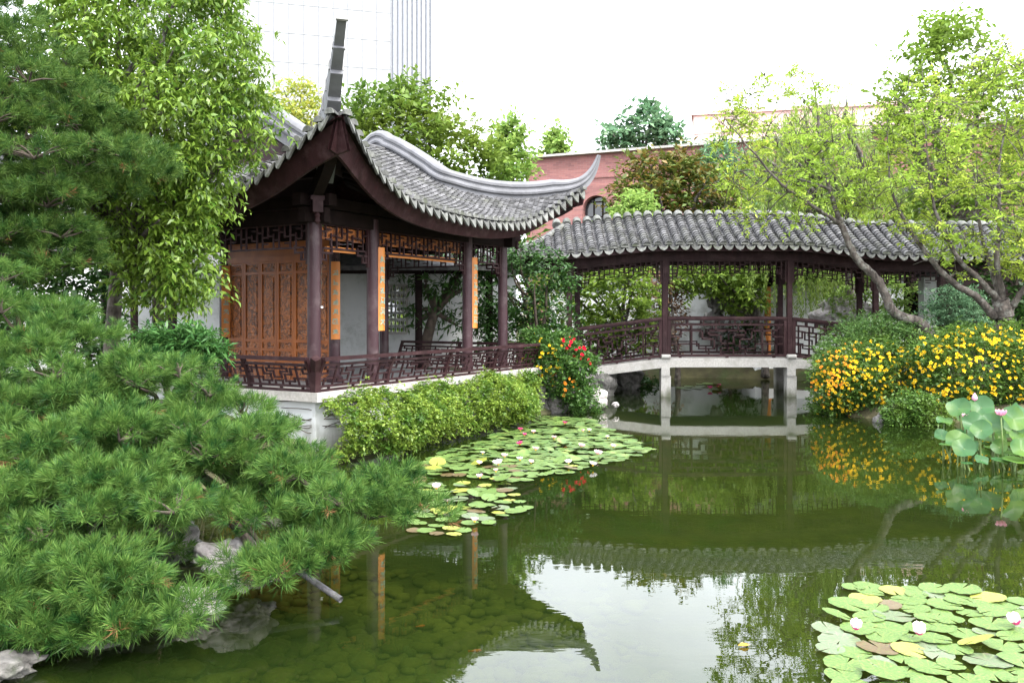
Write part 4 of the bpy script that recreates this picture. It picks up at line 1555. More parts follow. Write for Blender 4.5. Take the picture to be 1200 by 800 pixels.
# ------------------------------------------------------------------ foliage
def unit(a):
    return a / np.maximum(np.linalg.norm(a, axis=-1, keepdims=True), 1e-9)
def in_poly(px, py, poly):
    poly = np.asarray(poly, float)
    ins = np.zeros(px.shape, bool)
    d = np.full(px.shape, 1e9)
    n = len(poly)
    for i in range(n):
        a, b = poly[i], poly[(i + 1) % n]
        ex, ey = b - a
        t = np.clip(((px - a[0]) * ex + (py - a[1]) * ey) / (ex * ex + ey * ey + 1e-9), 0, 1)
        d = np.minimum(d, np.hypot(px - a[0] - t * ex, py - a[1] - t * ey))
        c = ((a[1] > py) != (b[1] > py)) & (px < (b[0] - a[0]) * (py - a[1]) / (b[1] - a[1] + 1e-12) + a[0])
        ins ^= c
    return ins, d
def crown_centers(poly, Y, depth, n, seed, tilt=None, shell=False):
    """clump centres filling a crown whose outline is known; Y may be a function of the height; depth in metres"""
    r = np.random.default_rng(seed)
    P = np.asarray(poly, float)
    lo, hi = P.min(0), P.max(0)
    out = []
    dm = None
    xs = r.uniform(lo[0], hi[0], n * 8)
    ys = r.uniform(lo[1], hi[1], n * 8)
    ins, d = in_poly(xs, ys, P)
    dmax = d[ins].max()
    xs, ys, d = xs[ins][:n], ys[ins][:n], d[ins][:n]
    off = r.uniform(-1, 1, len(xs))
    if shell: off = -np.abs(off) ** 0.5
    off = off * depth * np.sqrt(np.clip(d / dmax, 0.02, 1))
    yy = np.array([Y(v) if callable(Y) else Y for v in ys]) + off
    return np.stack([(xs - 600) / FPX * yy, yy, EYE - (ys - HOR) / FPX * yy], -1)

def leaf_geo(P, D, N, L, W, fold=0.25, curl=0.15, fine=True):
    S = unit(np.cross(D, N))
    N2 = np.cross(S, D)
    L, W = L[:, None], W[:, None]
    n = len(P)
    if fine:
        M_ = P + D * L * 0.5 - N2 * (fold * W) + N2 * (curl * L * 0.35)
        T = P + D * L - N2 * (curl * L)
        A = P + D * L * 0.45 + S * W * 0.5
        B = P + D * L * 0.45 - S * W * 0.5
        V = np.stack([P, A, T, B, M_], 1).reshape(-1, 3)
        b = np.arange(n)[:, None] * 5
        F = np.concatenate([b + np.array([[0, 1, 4]]), b + np.array([[1, 2, 4]]), b + np.array([[2, 3, 4]]), b + np.array([[3, 0, 4]])])
    else:
        T = P + D * L - N2 * (curl * L)
        A = P + D * L * 0.45 + S * W * 0.5 + N2 * (fold * W * 0.5)
        B = P + D * L * 0.45 - S * W * 0.5 + N2 * (fold * W * 0.5)
        V = np.stack([P, A, T, B], 1).reshape(-1, 3)
        b = np.arange(n)[:, None] * 4
        F = b + np.array([[0, 1, 2, 3]])
    return V, F

def foliage(name, C, rc, mat, parent=None, seed=1, twigs=6, leaves=7, L=0.1, W=0.04, up=0.3, droop=0.15, fine=False, flat=0.8, spread=0.9, curl=0.15, leaf_up=0.1):
    """twigs with alternate leaves round every clump centre"""
    r = np.random.default_rng(seed)
    C = np.asarray(C)
    n = len(C) * twigs
    O = np.repeat(C, twigs, 0) + r.normal(0, 0.35 * rc, (n, 3)) * np.array([1, 1, flat])
    d = r.normal(0, 1, (n, 3))
    d[:, 2] = d[:, 2] * 0.7 + up
    d = unit(d)
    l = rc * r.uniform(0.5, 1.1, n)
    P, D, N = [], [], []
    for j in range(leaves):
        t = (j + 0.6) / leaves
        p = O + d * (l * t)[:, None]
        p[:, 2] -= droop * l * t * t
        rv = r.normal(0, 1, (n, 3))
        side = unit(np.cross(d, np.array([0, 0, 1.0]) + 0.4 * rv)) * (1 if j % 2 else -1)
        dd = unit(d * (0.45 if j < leaves - 1 else 1.5) + side * spread + 0.25 * r.normal(0, 1, (n, 3)) + np.array([0, 0, leaf_up - droop]))
        P.append(p); D.append(dd)
        N.append(unit(np.array([0, 0, 1.0]) + 0.45 * r.normal(0, 1, (n, 3))))
    P, D, N = np.concatenate(P), np.concatenate(D), np.concatenate(N)
    k = r.uniform(0.5, 1.25, len(P))
    V, F = leaf_geo(P, D, N, L * k, W * k * r.uniform(0.8, 1.15, len(P)), curl=curl, fine=fine)
    return np_mesh(name, V, [F], mat, parent)

def limbs(mb, start, targets, r0, seed, bend=0.25, tip=0.008, n=7, segs=8, rise=0.2):
    rr = random.Random(seed)
    for tg in targets:
        a, b = Vector(start), Vector(tg)
        L = (b - a).length
        m = a.lerp(b, 0.45) + Vector((rr.uniform(-1, 1), rr.uniform(-1, 1), rr.uniform(0, 1) * rise * 3)) * (L * bend * 0.4)
        m2 = a.lerp(b, 0.75) + Vector((rr.uniform(-1, 1), rr.uniform(-1, 1), rr.uniform(-0.3, 1))) * (L * bend * 0.25)
        pth = catmull([a, m, m2, b], segs)
        k = len(pth)
        mb.tube(pth, [r0 * (1 - i / (k - 1)) ** 0.8 + tip for i in range(k)], n)

def ground_at(x, y):
    return float(ground_z(np.array([x]), np.array([y]))[0])

def tree(name, label, cat, base, fork, poly, Y, depth, nclump, rc, mat, bark=None, seed=1, r0=0.14, nlimb=10, group=None, **kw):
    base, fork = Vector(base), Vector(fork)
    base.z = ground_at(base.x, base.y) - 0.1
    t = thing(name, base, label, cat, group)
    C = crown_centers(poly, Y, depth, nclump, seed)
    mb = MB()
    mid = base.lerp(fork, 0.5) + Vector((random.uniform(-0.1, 0.1), random.uniform(-0.1, 0.1), 0))
    pth = catmull([base, mid, fork], 6)
    mb.tube(pth, [r0 * (1.25 - 0.5 * i / (len(pth) - 1)) + (0.3 * r0 if i == 0 else 0) for i in range(len(pth))], 10)
    r = np.random.default_rng(seed + 100)
    sel = r.choice(len(C), min(nlimb, len(C)), replace=False)
    limbs(mb, fork - Vector((0, 0, 0.1)), [C[i] for i in sel], r0 * 0.5, seed)
    mb.build('trunk', bark or M['bark'], t, True)
    foliage('crown', C, rc, mat, t, seed + 1, **kw)
    return t

G = {}
G['bright'] = leafm('bright_broad_leaf', (0.05, 0.12, 0.012), (0.175, 0.26, 0.034), 0.38, 0.06, cn=(0.12, 0.195, 0.02), nscale=0.9)
G['midlime'] = leafm('fresh_green_leaf', (0.085, 0.16, 0.022), (0.21, 0.30, 0.045), 0.4, 0.04, cn=(0.13, 0.20, 0.03), nscale=0.5)
G['dark'] = leafm('dark_evergreen_leaf', (0.016, 0.05, 0.010), (0.045, 0.105, 0.02), 0.25, 0.07)
G['mid'] = leafm('mid_green_leaf', (0.03, 0.085, 0.012), (0.085, 0.18, 0.025), 0.35, 0.05, cn=(0.045, 0.10, 0.025), nscale=0.7)
G['back'] = leafm('mid_dark_leaf', (0.045, 0.10, 0.014), (0.125, 0.20, 0.03), 0.35, 0.04, cn=(0.15, 0.20, 0.03), nscale=0.35)
G['yellow'] = leafm('yellow_green_leaf', (0.17, 0.27, 0.03), (0.40, 0.46, 0.075), 0.42, 0.03, cn=(0.24, 0.36, 0.05), nscale=0.6)
G['lime'] = leafm('lime_leaf', (0.12, 0.22, 0.04), (0.26, 0.36, 0.09), 0.4, 0.03)
G['pale'] = leafm('pale_yellow_leaf', (0.16, 0.22, 0.03), (0.34, 0.33, 0.06), 0.4, 0.03)
G['bluegreen'] = leafm('blue_green_leaf', (0.075, 0.165, 0.085), (0.15, 0.25, 0.13), 0.3, 0.04)
G['bronze'] = leafm('bronze_magnolia_leaf', (0.045, 0.085, 0.015), (0.17, 0.10, 0.022), 0.25, 0.06, cn=(0.07, 0.12, 0.02), nscale=1.3)
G['maple'] = leafm('tan_maple_leaf', (0.11, 0.06, 0.035), (0.19, 0.12, 0.07), 0.35, 0.03)
G['willow'] = leafm('willow_leaf', (0.10, 0.175, 0.03), (0.21, 0.28, 0.06), 0.4, 0.03)
G['hedge'] = leafm('hedge_leaf', (0.075, 0.15, 0.016), (0.24, 0.32, 0.05), 0.38, 0.05, cn=(0.05, 0.115, 0.014), nscale=3.5)
G['shrub'] = leafm('shrub_leaf', (0.028, 0.072, 0.012), (0.09, 0.165, 0.026), 0.3, 0.05, cn=(0.075, 0.125, 0.018), nscale=1.8)
G['mound'] = leafm('soft_green_leaf', (0.05, 0.11, 0.03), (0.11, 0.19, 0.05), 0.35, 0.03)
G['rose'] = leafm('rose_leaf', (0.03, 0.08, 0.018), (0.08, 0.16, 0.03), 0.3, 0.05)
G['fern'] = leafm('soft_fern', (0.03, 0.095, 0.024), (0.07, 0.16, 0.038), 0.35, 0.03)
G['pine'] = leafm('pine_needle', (0.038, 0.100, 0.018), (0.108, 0.180, 0.038), 0.22, 0.02, cn=(0.012, 0.045, 0.010), nscale=8.0)  # dark patches put the contrast of shaded gaps into the needle colour
G['pine_dark'] = leafm('dark_pine_needle', (0.032, 0.082, 0.016), (0.105, 0.165, 0.034), 0.24, 0.02, cn=(0.018, 0.052, 0.012), nscale=6.0)

DEAD = leafm('dead_needle', (0.11, 0.05, 0.02), (0.20, 0.11, 0.05), 0.2, 0.02)
# needle tufts
def needles(name, P, A, Ln, mat, parent=None, seed=1, k=42, width=0.0065, clen=0.10):
    r = np.random.default_rng(seed)
    n = len(P)
    A = unit(A)
    t = r.uniform(0, 1, (n, k)) ** 0.8
    base = P[:, None, :] + A[:, None, :] * ((t - 0.55) * clen)[..., None]
    Ln = Ln * r.uniform(0.6, 1.2, (n, 1))
    d = A[:, None, :] * (0.5 + 0.8 * t)[..., None] + unit(r.normal(0, 1, (n, k, 3))) * (1.0 - 0.3 * t)[..., None]
    d = unit(d)
    tip = base + d * (Ln * r.uniform(0.75, 1.15, (n, k)))[..., None]
    tip[..., 2] -= 0.08 * Ln
    s = unit(np.cross(d, r.normal(0, 1, (n, k, 3)))) * (width * 0.5)
    m = base + (tip - base) * 0.5
    V = np.stack([base - s * 0.7, m - s, tip, m + s], 2).reshape(-1, 3)
    b = np.arange(n * k)[:, None] * 4
    return np_mesh(name, V, [b + np.array([[0, 1, 2, 3]])], mat, parent)

def pine(label, poly, Yf, depth, nclump, per, rc, seed, mat, trunk, group, Ln=0.085, k=62, width=0.0042, limbn=30, hole=None):
    base = Vector(trunk[0])
    base.z = ground_at(base.x, base.y) - 0.1
    t = thing('pine_tree', base, label, 'pine tree', group)
    C = crown_centers(poly, Yf, depth, nclump, seed)
    if hole is not None:                    # an opening between the boughs where the rocks show
        hu, hv = C[:, 0] / C[:, 1] * FPX + 600, HOR - (C[:, 2] - EYE) / C[:, 1] * FPX
        ih, _ = in_poly(hu, hv, hole)
        C = C[~(ih & (np.arange(len(C)) % 5 > 0))]
    r = np.random.default_rng(seed + 5)
    n = len(C) * per
    u = unit(r.normal(0, 1, (n, 3)))
    u[:, 2] = np.abs(u[:, 2]) * 0.9 + 0.05 * u[:, 2]
    rad = r.uniform(0.5, 1.0, n) ** 0.5
    P = np.repeat(C, per, 0) + u * (rad * rc)[:, None] * np.array([1.25, 1.25, 0.6])
    A = u * np.array([1, 1, 0.6]) + np.array([0.10, -0.15, 0.55]) + r.normal(0, 0.25, (n, 3))
    needles('crown', P, A, Ln, mat, t, seed + 9, k, width)
    dd = r.choice(n, max(12, n // 45), replace=False)
    dn = needles('dead_needles', P[dd] * 1.0 + np.array([0.02, 0, -0.02]), A[dd] + np.array([0, 0, -0.5]), Ln * 0.9, DEAD, t, seed + 19, 26, width)
    dn['label'] = 'brown dead needles among the green'
    mb = MB()
    pth = catmull([base] + [Vector(p) for p in trunk[1:]], 7)
    m = len(pth)
    mb.tube(pth, [0.10 * (1 - 0.7 * i / (m - 1)) for i in range(m)], 10)
    sel = r.choice(len(C), min(limbn, len(C)), replace=False)
    for i in sel:
        j = min(range(m), key=lambda q: (pth[q] - Vector(C[i])).length + (0.6 if q < m * 0.3 else 0))
        limbs(mb, pth[j], [C[i] - np.array([0, 0, 0.05])], 0.035, int(i) + seed, bend=0.2, tip=0.006, n=6, segs=5)
        for q in range(6):
            e = P[i * per + q % per]
            limbs(mb, C[i] - np.array([0, 0, 0.05]), [e], 0.009, int(i) * 7 + q, bend=0.2, tip=0.003, n=4, segs=3)
    mb.build('trunk', M['bark_dark'], t, True)
    return t, C

# foreground pine, spreading low over the rocks and the water
FP = [(-90, 290), (0, 318), (55, 352), (125, 392), (200, 412), (258, 448), (300, 488), (340, 522), (400, 545), (455, 562), (505, 592), (502, 612), (440, 640), (400, 650),
      (352, 672), (300, 698), (235, 728), (165, 748), (100, 748), (40, 745), (-90, 745)]
def fpY(v): return 8.2 - (min(max(v, 300), 740) - 300) / 440 * 3.2
pine('big low pine with bright green needles spreading over the water at the near bank', FP, fpY, 0.7, 270, 26, 0.20, 21, G['pine'],
     [(-5.0, 7.6, 0), (-4.9, 8.0, 0.5), (-4.0, 8.2, 0.75), (-3.2, 8.0, 0.75)], 'pines on the left bank', limbn=90, Ln=0.098, width=0.0043, k=72, hole=[(205, 612), (296, 618), (322, 672), (270, 712), (215, 740), (172, 712)])
UP_ = [(-90, -40), (10, 0), (45, 35), (80, 95), (120, 120), (165, 150), (190, 205), (160, 232), (110, 235), (95, 262), (95, 345), (40, 350), (-90, 345)]
pine('tall dark pine rising behind the low pine at the picture edge', UP_, 9.0, 0.9, 120, 36, 0.30, 33, G['pine_dark'],
     [(-6.3, 9.3, 0), (-6.2, 9.3, 2.0), (-6.0, 9.2, 3.8), (-5.9, 9.1, 5.6)], 'pines on the left bank', Ln=0.10, width=0.0055, limbn=40)

# leafy tree at the left of the pavilion
tree('leafy_tree', 'bright green broadleaf tree with drooping leaf clusters covering the left end of the pavilion', 'tree', (-5.1, 10.7, 0), (-4.95, 10.7, 2.6),
     [(55, -40), (268, -40), (285, 30), (300, 75), (310, 120), (318, 150), (295, 185), (262, 215), (245, 262), (262, 300), (250, 345), (215, 372), (170, 362), (120, 300), (85, 250), (60, 220), (80, 150), (50, 60)],
     10.3, 1.0, 740, 0.27, G['bright'], seed=41, r0=0.10, nlimb=40, twigs=7, leaves=8, L=0.10, W=0.036, up=0.25, droop=0.45, fine=True, curl=0.25, leaf_up=-0.15)
# trees behind the pavilion
BT = dict(group='trees behind the pavilion')
tree('dense_tree', 'dark green bushy tree rising just behind the pavilion roof', 'tree', (-3.2, 25, 0), (-3.0, 25, 4.0),
     [(405, 135), (430, 112), (455, 108), (470, 95), (490, 98), (500, 120), (520, 115), (535, 132), (555, 140), (560, 170), (590, 190), (612, 200), (600, 225), (500, 230), (420, 220)],
     25, 1.6, 190, 0.6, G['back'], seed=51, r0=0.22, nlimb=14, twigs=7, leaves=7, L=0.24, W=0.11, up=0.7, droop=0.05, **BT)
tree('slender_tree', 'yellow green slender tree left of the brick building', 'tree', (-0.1, 44, 0), (-0.1, 44, 8),
     [(572, 215), (575, 185), (590, 150), (600, 140), (612, 158), (618, 190), (616, 215)], 44, 0.9, 70, 0.75, G['lime'], seed=52, r0=0.2, nlimb=8, twigs=6, leaves=6, L=0.36, W=0.2, up=0.6, **BT)
tree('slender_tree', 'small pale tree top showing over the brick building coping', 'tree', (4.2, 82, 0), (4.0, 82, 14), [(637, 188), (640, 162), (648, 148), (656, 160), (662, 186)], 82, 1.0, 34, 1.0, G['lime'],
     seed=53, r0=0.2, nlimb=5, twigs=6, leaves=6, L=0.55, W=0.35, up=0.6, **BT)
tree('tall_tree', 'blue green tree rising behind the middle of the brick building', 'tree', (11.8, 78, 0), (11.5, 78, 15), [(705, 175), (712, 150), (735, 142), (742, 125), (757, 118), (772, 140), (790, 148), (800, 172)], 78, 2, 58, 1.2, G['bluegreen'],
     seed=54, r0=0.4, nlimb=9, twigs=6, leaves=6, L=0.7, W=0.4, up=0.4, **BT)
tree('pale_tree', 'pale yellowish tree behind the tall roof corner', 'tree', (-8.0, 32, 0), (-8.0, 32, 6), [(305, 170), (312, 118), (330, 98), (350, 92), (368, 110), (385, 150), (380, 175)], 32, 1.2, 80, 0.6, G['pale'],
     seed=55, r0=0.18, nlimb=9, twigs=6, leaves=6, L=0.22, W=0.11, up=0.4, **BT)
tree('magnolia_tree', 'bronze and green magnolia tree above the covered bridge roof', 'tree', (5.4, 31, 0), (5.5, 31, 4), [(712, 258), (715, 225), (735, 190), (765, 180), (795, 178), (830, 195), (862, 215), (872, 255)],
     31, 1.8, 170, 0.5, G['bronze'], seed=56, r0=0.2, nlimb=12, twigs=6, leaves=6, L=0.26, W=0.12, up=0.55, fine=False)
tree('lime_tree', 'small fresh lime green tree in front of the bronze magnolia', 'tree', (4.3, 28.2, 0), (4.2, 28.2, 3), [(715, 262), (728, 235), (745, 224), (765, 240), (775, 262)], 28.2, 0.8, 42, 0.4, G['lime'], seed=57, r0=0.1, nlimb=6,
     twigs=6, leaves=7, L=0.16, W=0.09, up=0.4)
tree('dark_conifer', 'dark blue green tree beside the bronze magnolia', 'tree', (9.0, 36, 0), (9.0, 36, 5), [(815, 235), (822, 185), (845, 165), (870, 180), (888, 230)], 36, 1.2, 90, 0.55, G['bluegreen'], seed=58, r0=0.2, nlimb=8, twigs=6, leaves=6, L=0.25, W=0.1, up=0.5)
tree('tall_tree', 'tall dense green tree rising at the right above the yellow green trees', 'tree', (14, 27, 0), (14, 27, 5),
     [(1030, 150), (1042, 95), (1065, 50), (1095, 25), (1130, 18), (1165, 45), (1185, 90), (1230, 110), (1230, 330), (1080, 330), (1050, 250)], 27, 2.0, 300, 0.65, G['midlime'], seed=59, r0=0.3, nlimb=16, twigs=7, leaves=7, L=0.24, W=0.12, up=0.4)
# greenery seen through the bridge and round the pavilion
tree('evergreen_shrub_tree', 'dense glossy evergreen bush between the pavilion and the bridge', 'shrub', (0.55, 18.6, 0), (0.6, 18.6, 1.2),
     [(560, 300), (590, 290), (615, 282), (640, 285), (665, 310), (672, 350), (668, 400), (640, 420), (600, 415), (565, 410), (556, 360)], 18.6, 0.6, 185, 0.28, G['dark'], M['bark_dark'], seed=61, r0=0.07, nlimb=10, twigs=6, leaves=7, L=0.12, W=0.055, up=0.35, fine=True)
tree('courtyard_tree', 'small tree with dark drooping long leaves standing behind the pavilion railing', 'tree', (-2.05, 19.0, 0), (-1.7, 19.0, 2.1),
     [(478, 318), (486, 298), (520, 285), (570, 290), (575, 340), (565, 390), (545, 400), (525, 385), (508, 375), (488, 392), (484, 350)], 19.0, 0.6, 60, 0.3, G['dark'], M['bark_dark'], seed=62, r0=0.13, nlimb=9, twigs=5, leaves=8, L=0.2, W=0.05, up=-0.1, droop=0.4, fine=True)
tree('garden_tree', 'leafy green tree filling the first bay behind the bridge', 'tree', (3.1, 24.6, 0), (3.2, 24.6, 1.5),
     [(655, 430), (662, 320), (690, 300), (730, 290), (765, 300), (770, 360), (765, 415), (720, 420)], 24.6, 1.2, 190, 0.4, G['midlime'], seed=63, r0=0.1, nlimb=12, twigs=6, leaves=7, L=0.17, W=0.09, up=0.4)
tree('garden_tree', 'low tan leaved maple behind the first bridge post', 'tree', (4.9, 25.4, 0), (4.8, 25.4, 1.4), [(738, 400), (742, 340), (765, 318), (790, 330), (800, 375), (790, 415)], 25.6, 0.8, 70, 0.35, G['maple'], seed=64, r0=0.08, nlimb=8, twigs=6, leaves=7, L=0.13, W=0.06, up=0.3)
tree('garden_tree', 'spreading green tree seen through the middle bay of the bridge', 'tree', (7.6, 25.6, 0), (7.4, 25.6, 1.8), [(775, 330), (790, 300), (850, 292), (890, 320), (892, 360), (870, 372), (840, 345), (800, 345)], 25.6, 1.0, 130, 0.4, G['midlime'], seed=65, r0=0.1, nlimb=12, twigs=6, leaves=7, L=0.17, W=0.08, up=0.35)
tree('garden_tree', 'leafy bush growing in front of the far white wall under the middle bay', 'shrub', (6.8, 26.7, 0), (6.8, 26.7, 0.8), [(845, 425), (850, 385), (880, 368), (905, 380), (915, 425)], 26.8, 0.4, 40, 0.35, G['dark'], seed=66, r0=0.06, nlimb=6, twigs=6, leaves=7, L=0.15, W=0.07, up=0.4)
tree('garden_tree', 'light green leafy bush seen between the leaning trunk and the bridge rear posts', 'shrub', (9.8, 23.4, 0), (9.8, 23.4, 1.2), [(968, 400), (975, 345), (1005, 335), (1040, 320), (1075, 335), (1082, 395), (1040, 400)], 23.4, 0.7, 80, 0.35, G['lime'], seed=67, r0=0.06, nlimb=8, twigs=6, leaves=7, L=0.14, W=0.07, up=0.4)
tree('blue_conifer', 'dark blue green spreading conifer beside the landing of the bridge', 'shrub', (10.6, 19.6, 0), (10.7, 19.6, 1.0), [(1085, 392), (1090, 345), (1120, 335), (1150, 345), (1160, 392)], 19.6, 0.6, 90, 0.26, G['bluegreen'], M['bark_dark'], seed=68, r0=0.07, nlimb=8, twigs=8, leaves=9, L=0.09, W=0.03, up=0.3)
tree('dark_bush', 'dark evergreen bush behind the forked tree at the right edge', 'shrub', (12.3, 20.5, 0), (12.3, 20.5, 1.2), [(1140, 400), (1150, 290), (1190, 270), (1260, 280), (1260, 400)], 20.5, 0.8, 120, 0.4, G['dark'], M['bark_dark'], seed=69, r0=0.08, nlimb=8, twigs=6, leaves=7, L=0.15, W=0.07, up=0.4)
tree('backdrop_tree', 'broad dark tree mass standing behind the white wall across the water', 'tree', (5, 34, 0), (5, 34, 3), [(620, 400), (640, 300), (700, 275), (800, 270), (900, 270), (960, 280), (960, 400)], 34, 2.5, 220, 0.9, G['back'], seed=70, r0=0.25, nlimb=14, twigs=6, leaves=7, L=0.32, W=0.17, up=0.4)
tree('backdrop_tree', 'dark trees filling the gap behind the leafy tree beside the pavilion', 'tree', (-11, 21.5, 0), (-11, 21.5, 3), [(-60, 380), (-60, 60), (60, 20), (200, 60), (290, 150), (300, 300), (250, 400)], 22.5, 2.0, 260, 0.8, G['back'], seed=71, r0=0.25, nlimb=14, twigs=6, leaves=7, L=0.28, W=0.14, up=0.4)
tree('backdrop_tree', 'green tree crown behind the right end of the bridge roof', 'tree', (13.5, 31, 0), (13.2, 31, 3), [(900, 300), (915, 230), (980, 215), (1060, 225), (1100, 260), (1100, 400), (1000, 380)], 31, 1.5, 150, 0.75, G['midlime'], seed=72, r0=0.25, nlimb=12, twigs=6, leaves=7, L=0.26, W=0.13, up=0.4)

tree('backdrop_tree', 'dark leafy trees standing behind the garden wall and its lattice window', 'tree', (-4, 24, 0), (-4, 24, 2.5), [(290, 420), (300, 250), (400, 215), (620, 230), (640, 420)], 24.5, 1.2, 230, 0.6, G['back'], seed=73, r0=0.2, nlimb=12, twigs=6, leaves=7, L=0.26, W=0.13, up=0.4)
tree('backdrop_tree', 'dark evergreen filling the space between the two pines at the left edge', 'tree', (-8.2, 13.0, 0), (-8.2, 13.0, 1.5), [(-120, 420), (-120, 200), (60, 215), (120, 240), (130, 330), (140, 420)], 13.0, 0.9, 260, 0.35, G['dark'], M['bark_dark'], seed=74, r0=0.1, nlimb=12, twigs=7, leaves=7, L=0.13, W=0.06, up=0.35)
# willow
def willow():
    base = Vector((9.9, 24.6, ground_at(9.9, 24.6) - 0.1))
    t = thing('willow_tree', base, 'weeping willow trailing pale green strands behind the right half of the bridge', 'tree')
    fork = Vector((9.7, 24.7, 4.2))
    mb = MB()
    mb.tube(catmull([base, Vector((9.75, 24.6, 2.2)), fork], 6), [0.22 - 0.008 * i for i in range(13)], 10)
    r = np.random.default_rng(81)
    P, D, N = [], [], []
    tops = []
    arc = catmull([(868, 250), (890, 170), (925, 120), (960, 95), (1000, 100), (1035, 130), (1060, 190)], 6)if False else None
    for k in range(290):
        a = r.uniform(0, 1)
        u = 880 + 170 * a + r.normal(0, 8)
        v = 108 + 75 * abs(2 * a - 0.95) ** 1.8 + abs(r.normal(0, 35))
        Y = 24.6 + r.normal(0, 0.9)
        top = np.array(Wp(u, v, Y))
        low = r.uniform(1.0, 4.2)
        if u > 928 and u < 995 and r.random() < 0.7: low = top[2] - r.uniform(1.7, 2.6)
        zend = max(top[2] - low, 1.6)
        tops.append(top)
        m = int((top[2] - zend) / 0.055)
        if m < 4: continue
        sx, sy = r.normal(0, 0.25), r.normal(0, 0.25)
        for j in range(m):
            f = j / m
            p = top + np.array([sx * min(1, f * 3) + 0.03 * sin(j * 0.3 + k), sy * min(1, f * 3), -(top[2] - zend) * f])
            for q in (0, 1):
                P.append(p + r.normal(0, 0.02, 3))
                D.append(np.array([r.normal(0, 0.45), r.normal(0, 0.45), -1.0]))
                N.append(r.normal(0, 1, 3))
    P, D, N = np.array(P), unit(np.array(D)), unit(np.array(N))
    V, F = leaf_geo(P, D, N, r.uniform(0.1, 0.17, len(P)), r.uniform(0.022, 0.034, len(P)), fine=False, curl=0.05)
    np_mesh('crown', V, [F], G['willow'], t)
    limbs(mb, fork, [tops[i] for i in range(0, 290, 9)], 0.08, 82, rise=0.4)
    mb.build('trunk', M['bark'], t, True)
willow()

# the two yellow green trees on the right bank
def sparse_tree(name, label, paths, radii, poly, Y, depth, ncl, seed, nearest_limbs, group, **kw):
    base = Vector(paths[0][0])
    base.z = ground_at(base.x, base.y) - 0.15
    paths[0][0] = base
    t = thing(name, base, label, 'tree', group)
    mb = MB()
    nodes = []
    for pth, (ra, rb) in zip(paths, radii):
        c = catmull(pth, 7)
        n = len(c)
        rs = [ra + (rb - ra) * i / (n - 1) for i in range(n)]
        cc = [p + Vector((random.uniform(-1, 1), random.uniform(-1, 1), random.uniform(-1, 1))) * 0.012 if 0 < i < n - 1 else p for i, p in enumerate(c)]
        mb.tube(cc, rs, 10)
        nodes += [(p, rr) for p, rr in zip(cc, rs)][n // 3:]
    C = crown_centers(poly, Y, depth, ncl, seed)
    rr = random.Random(seed)
    Csel = [Vector(c) for c in C]
    for i, c in enumerate(Csel):
        cand = sorted(nodes, key=lambda q: (q[0] - c).length)[0]
        r0 = min(cand[1] * 0.6, 0.035)
        a = cand[0]
        L = (c - a).length
        m = a.lerp(c, 0.5) + Vector((rr.uniform(-1, 1), rr.uniform(-1, 1), rr.uniform(-0.4, 0.9))) * L * 0.16
        pth = catmull([a, m, c], 5)
        k = len(pth)
        rs = [r0 + (0.004 - r0) * (j / (k - 1)) ** 0.7 for j in range(k)]
        mb.tube(pth, rs, 5)
        if i % 2 == 0: nodes += list(zip(pth[3:], rs[3:]))
        for q in range(4):
            e = c + Vector((rr.uniform(-1, 1), rr.uniform(-1, 1), rr.uniform(-0.3, 1))) * 0.5
            mb.tube([c, c.lerp(e, 0.5) + Vector((0, 0, 0.03)), e], [0.008, 0.006, 0.003], 4)
    mb.build('trunk', M['bark'], t, True)
    foliage('crown', C, 0.34, G['yellow'], t, seed + 3, **kw)
    return t
YG = 'yellow green trees on the right bank'
lk = dict(twigs=6, leaves=12, L=0.10, W=0.046, up=0.15, droop=0.12, flat=0.55, spread=1.1, leaf_up=0.05)
sparse_tree('leaning_tree', 'leaning trunk with sparse yellow green leaves reaching left over the bridge roof',
    [[Wp(1120, 430, 17.6), Wp(1085, 385, 17.5), Wp(1048, 366, 17.4), Wp(1030, 330, 17.3), Wp(1003, 302, 17.2), Wp(985, 262, 17.1)],
     [Wp(985, 262, 17.1), Wp(975, 230, 17.2), Wp(962, 180, 17.4), Wp(958, 130, 17.6), Wp(950, 80, 17.8)],
     [Wp(985, 262, 17.1), Wp(950, 240, 16.8), Wp(915, 215, 16.5), Wp(880, 175, 16.3), Wp(850, 140, 16.2)],
     [Wp(972, 222, 17.2), Wp(920, 205, 17.5), Wp(870, 200, 17.8), Wp(835, 215, 18.0)]],
    [(0.12, 0.06), (0.055, 0.012), (0.042, 0.009), (0.03, 0.008)],
    [(822, 175), (835, 120), (870, 95), (905, 70), (960, 88), (990, 120), (1010, 180), (1010, 240), (960, 265), (900, 262), (855, 255), (830, 225)], 17.2, 1.2, 105, 91, None, YG, **lk)
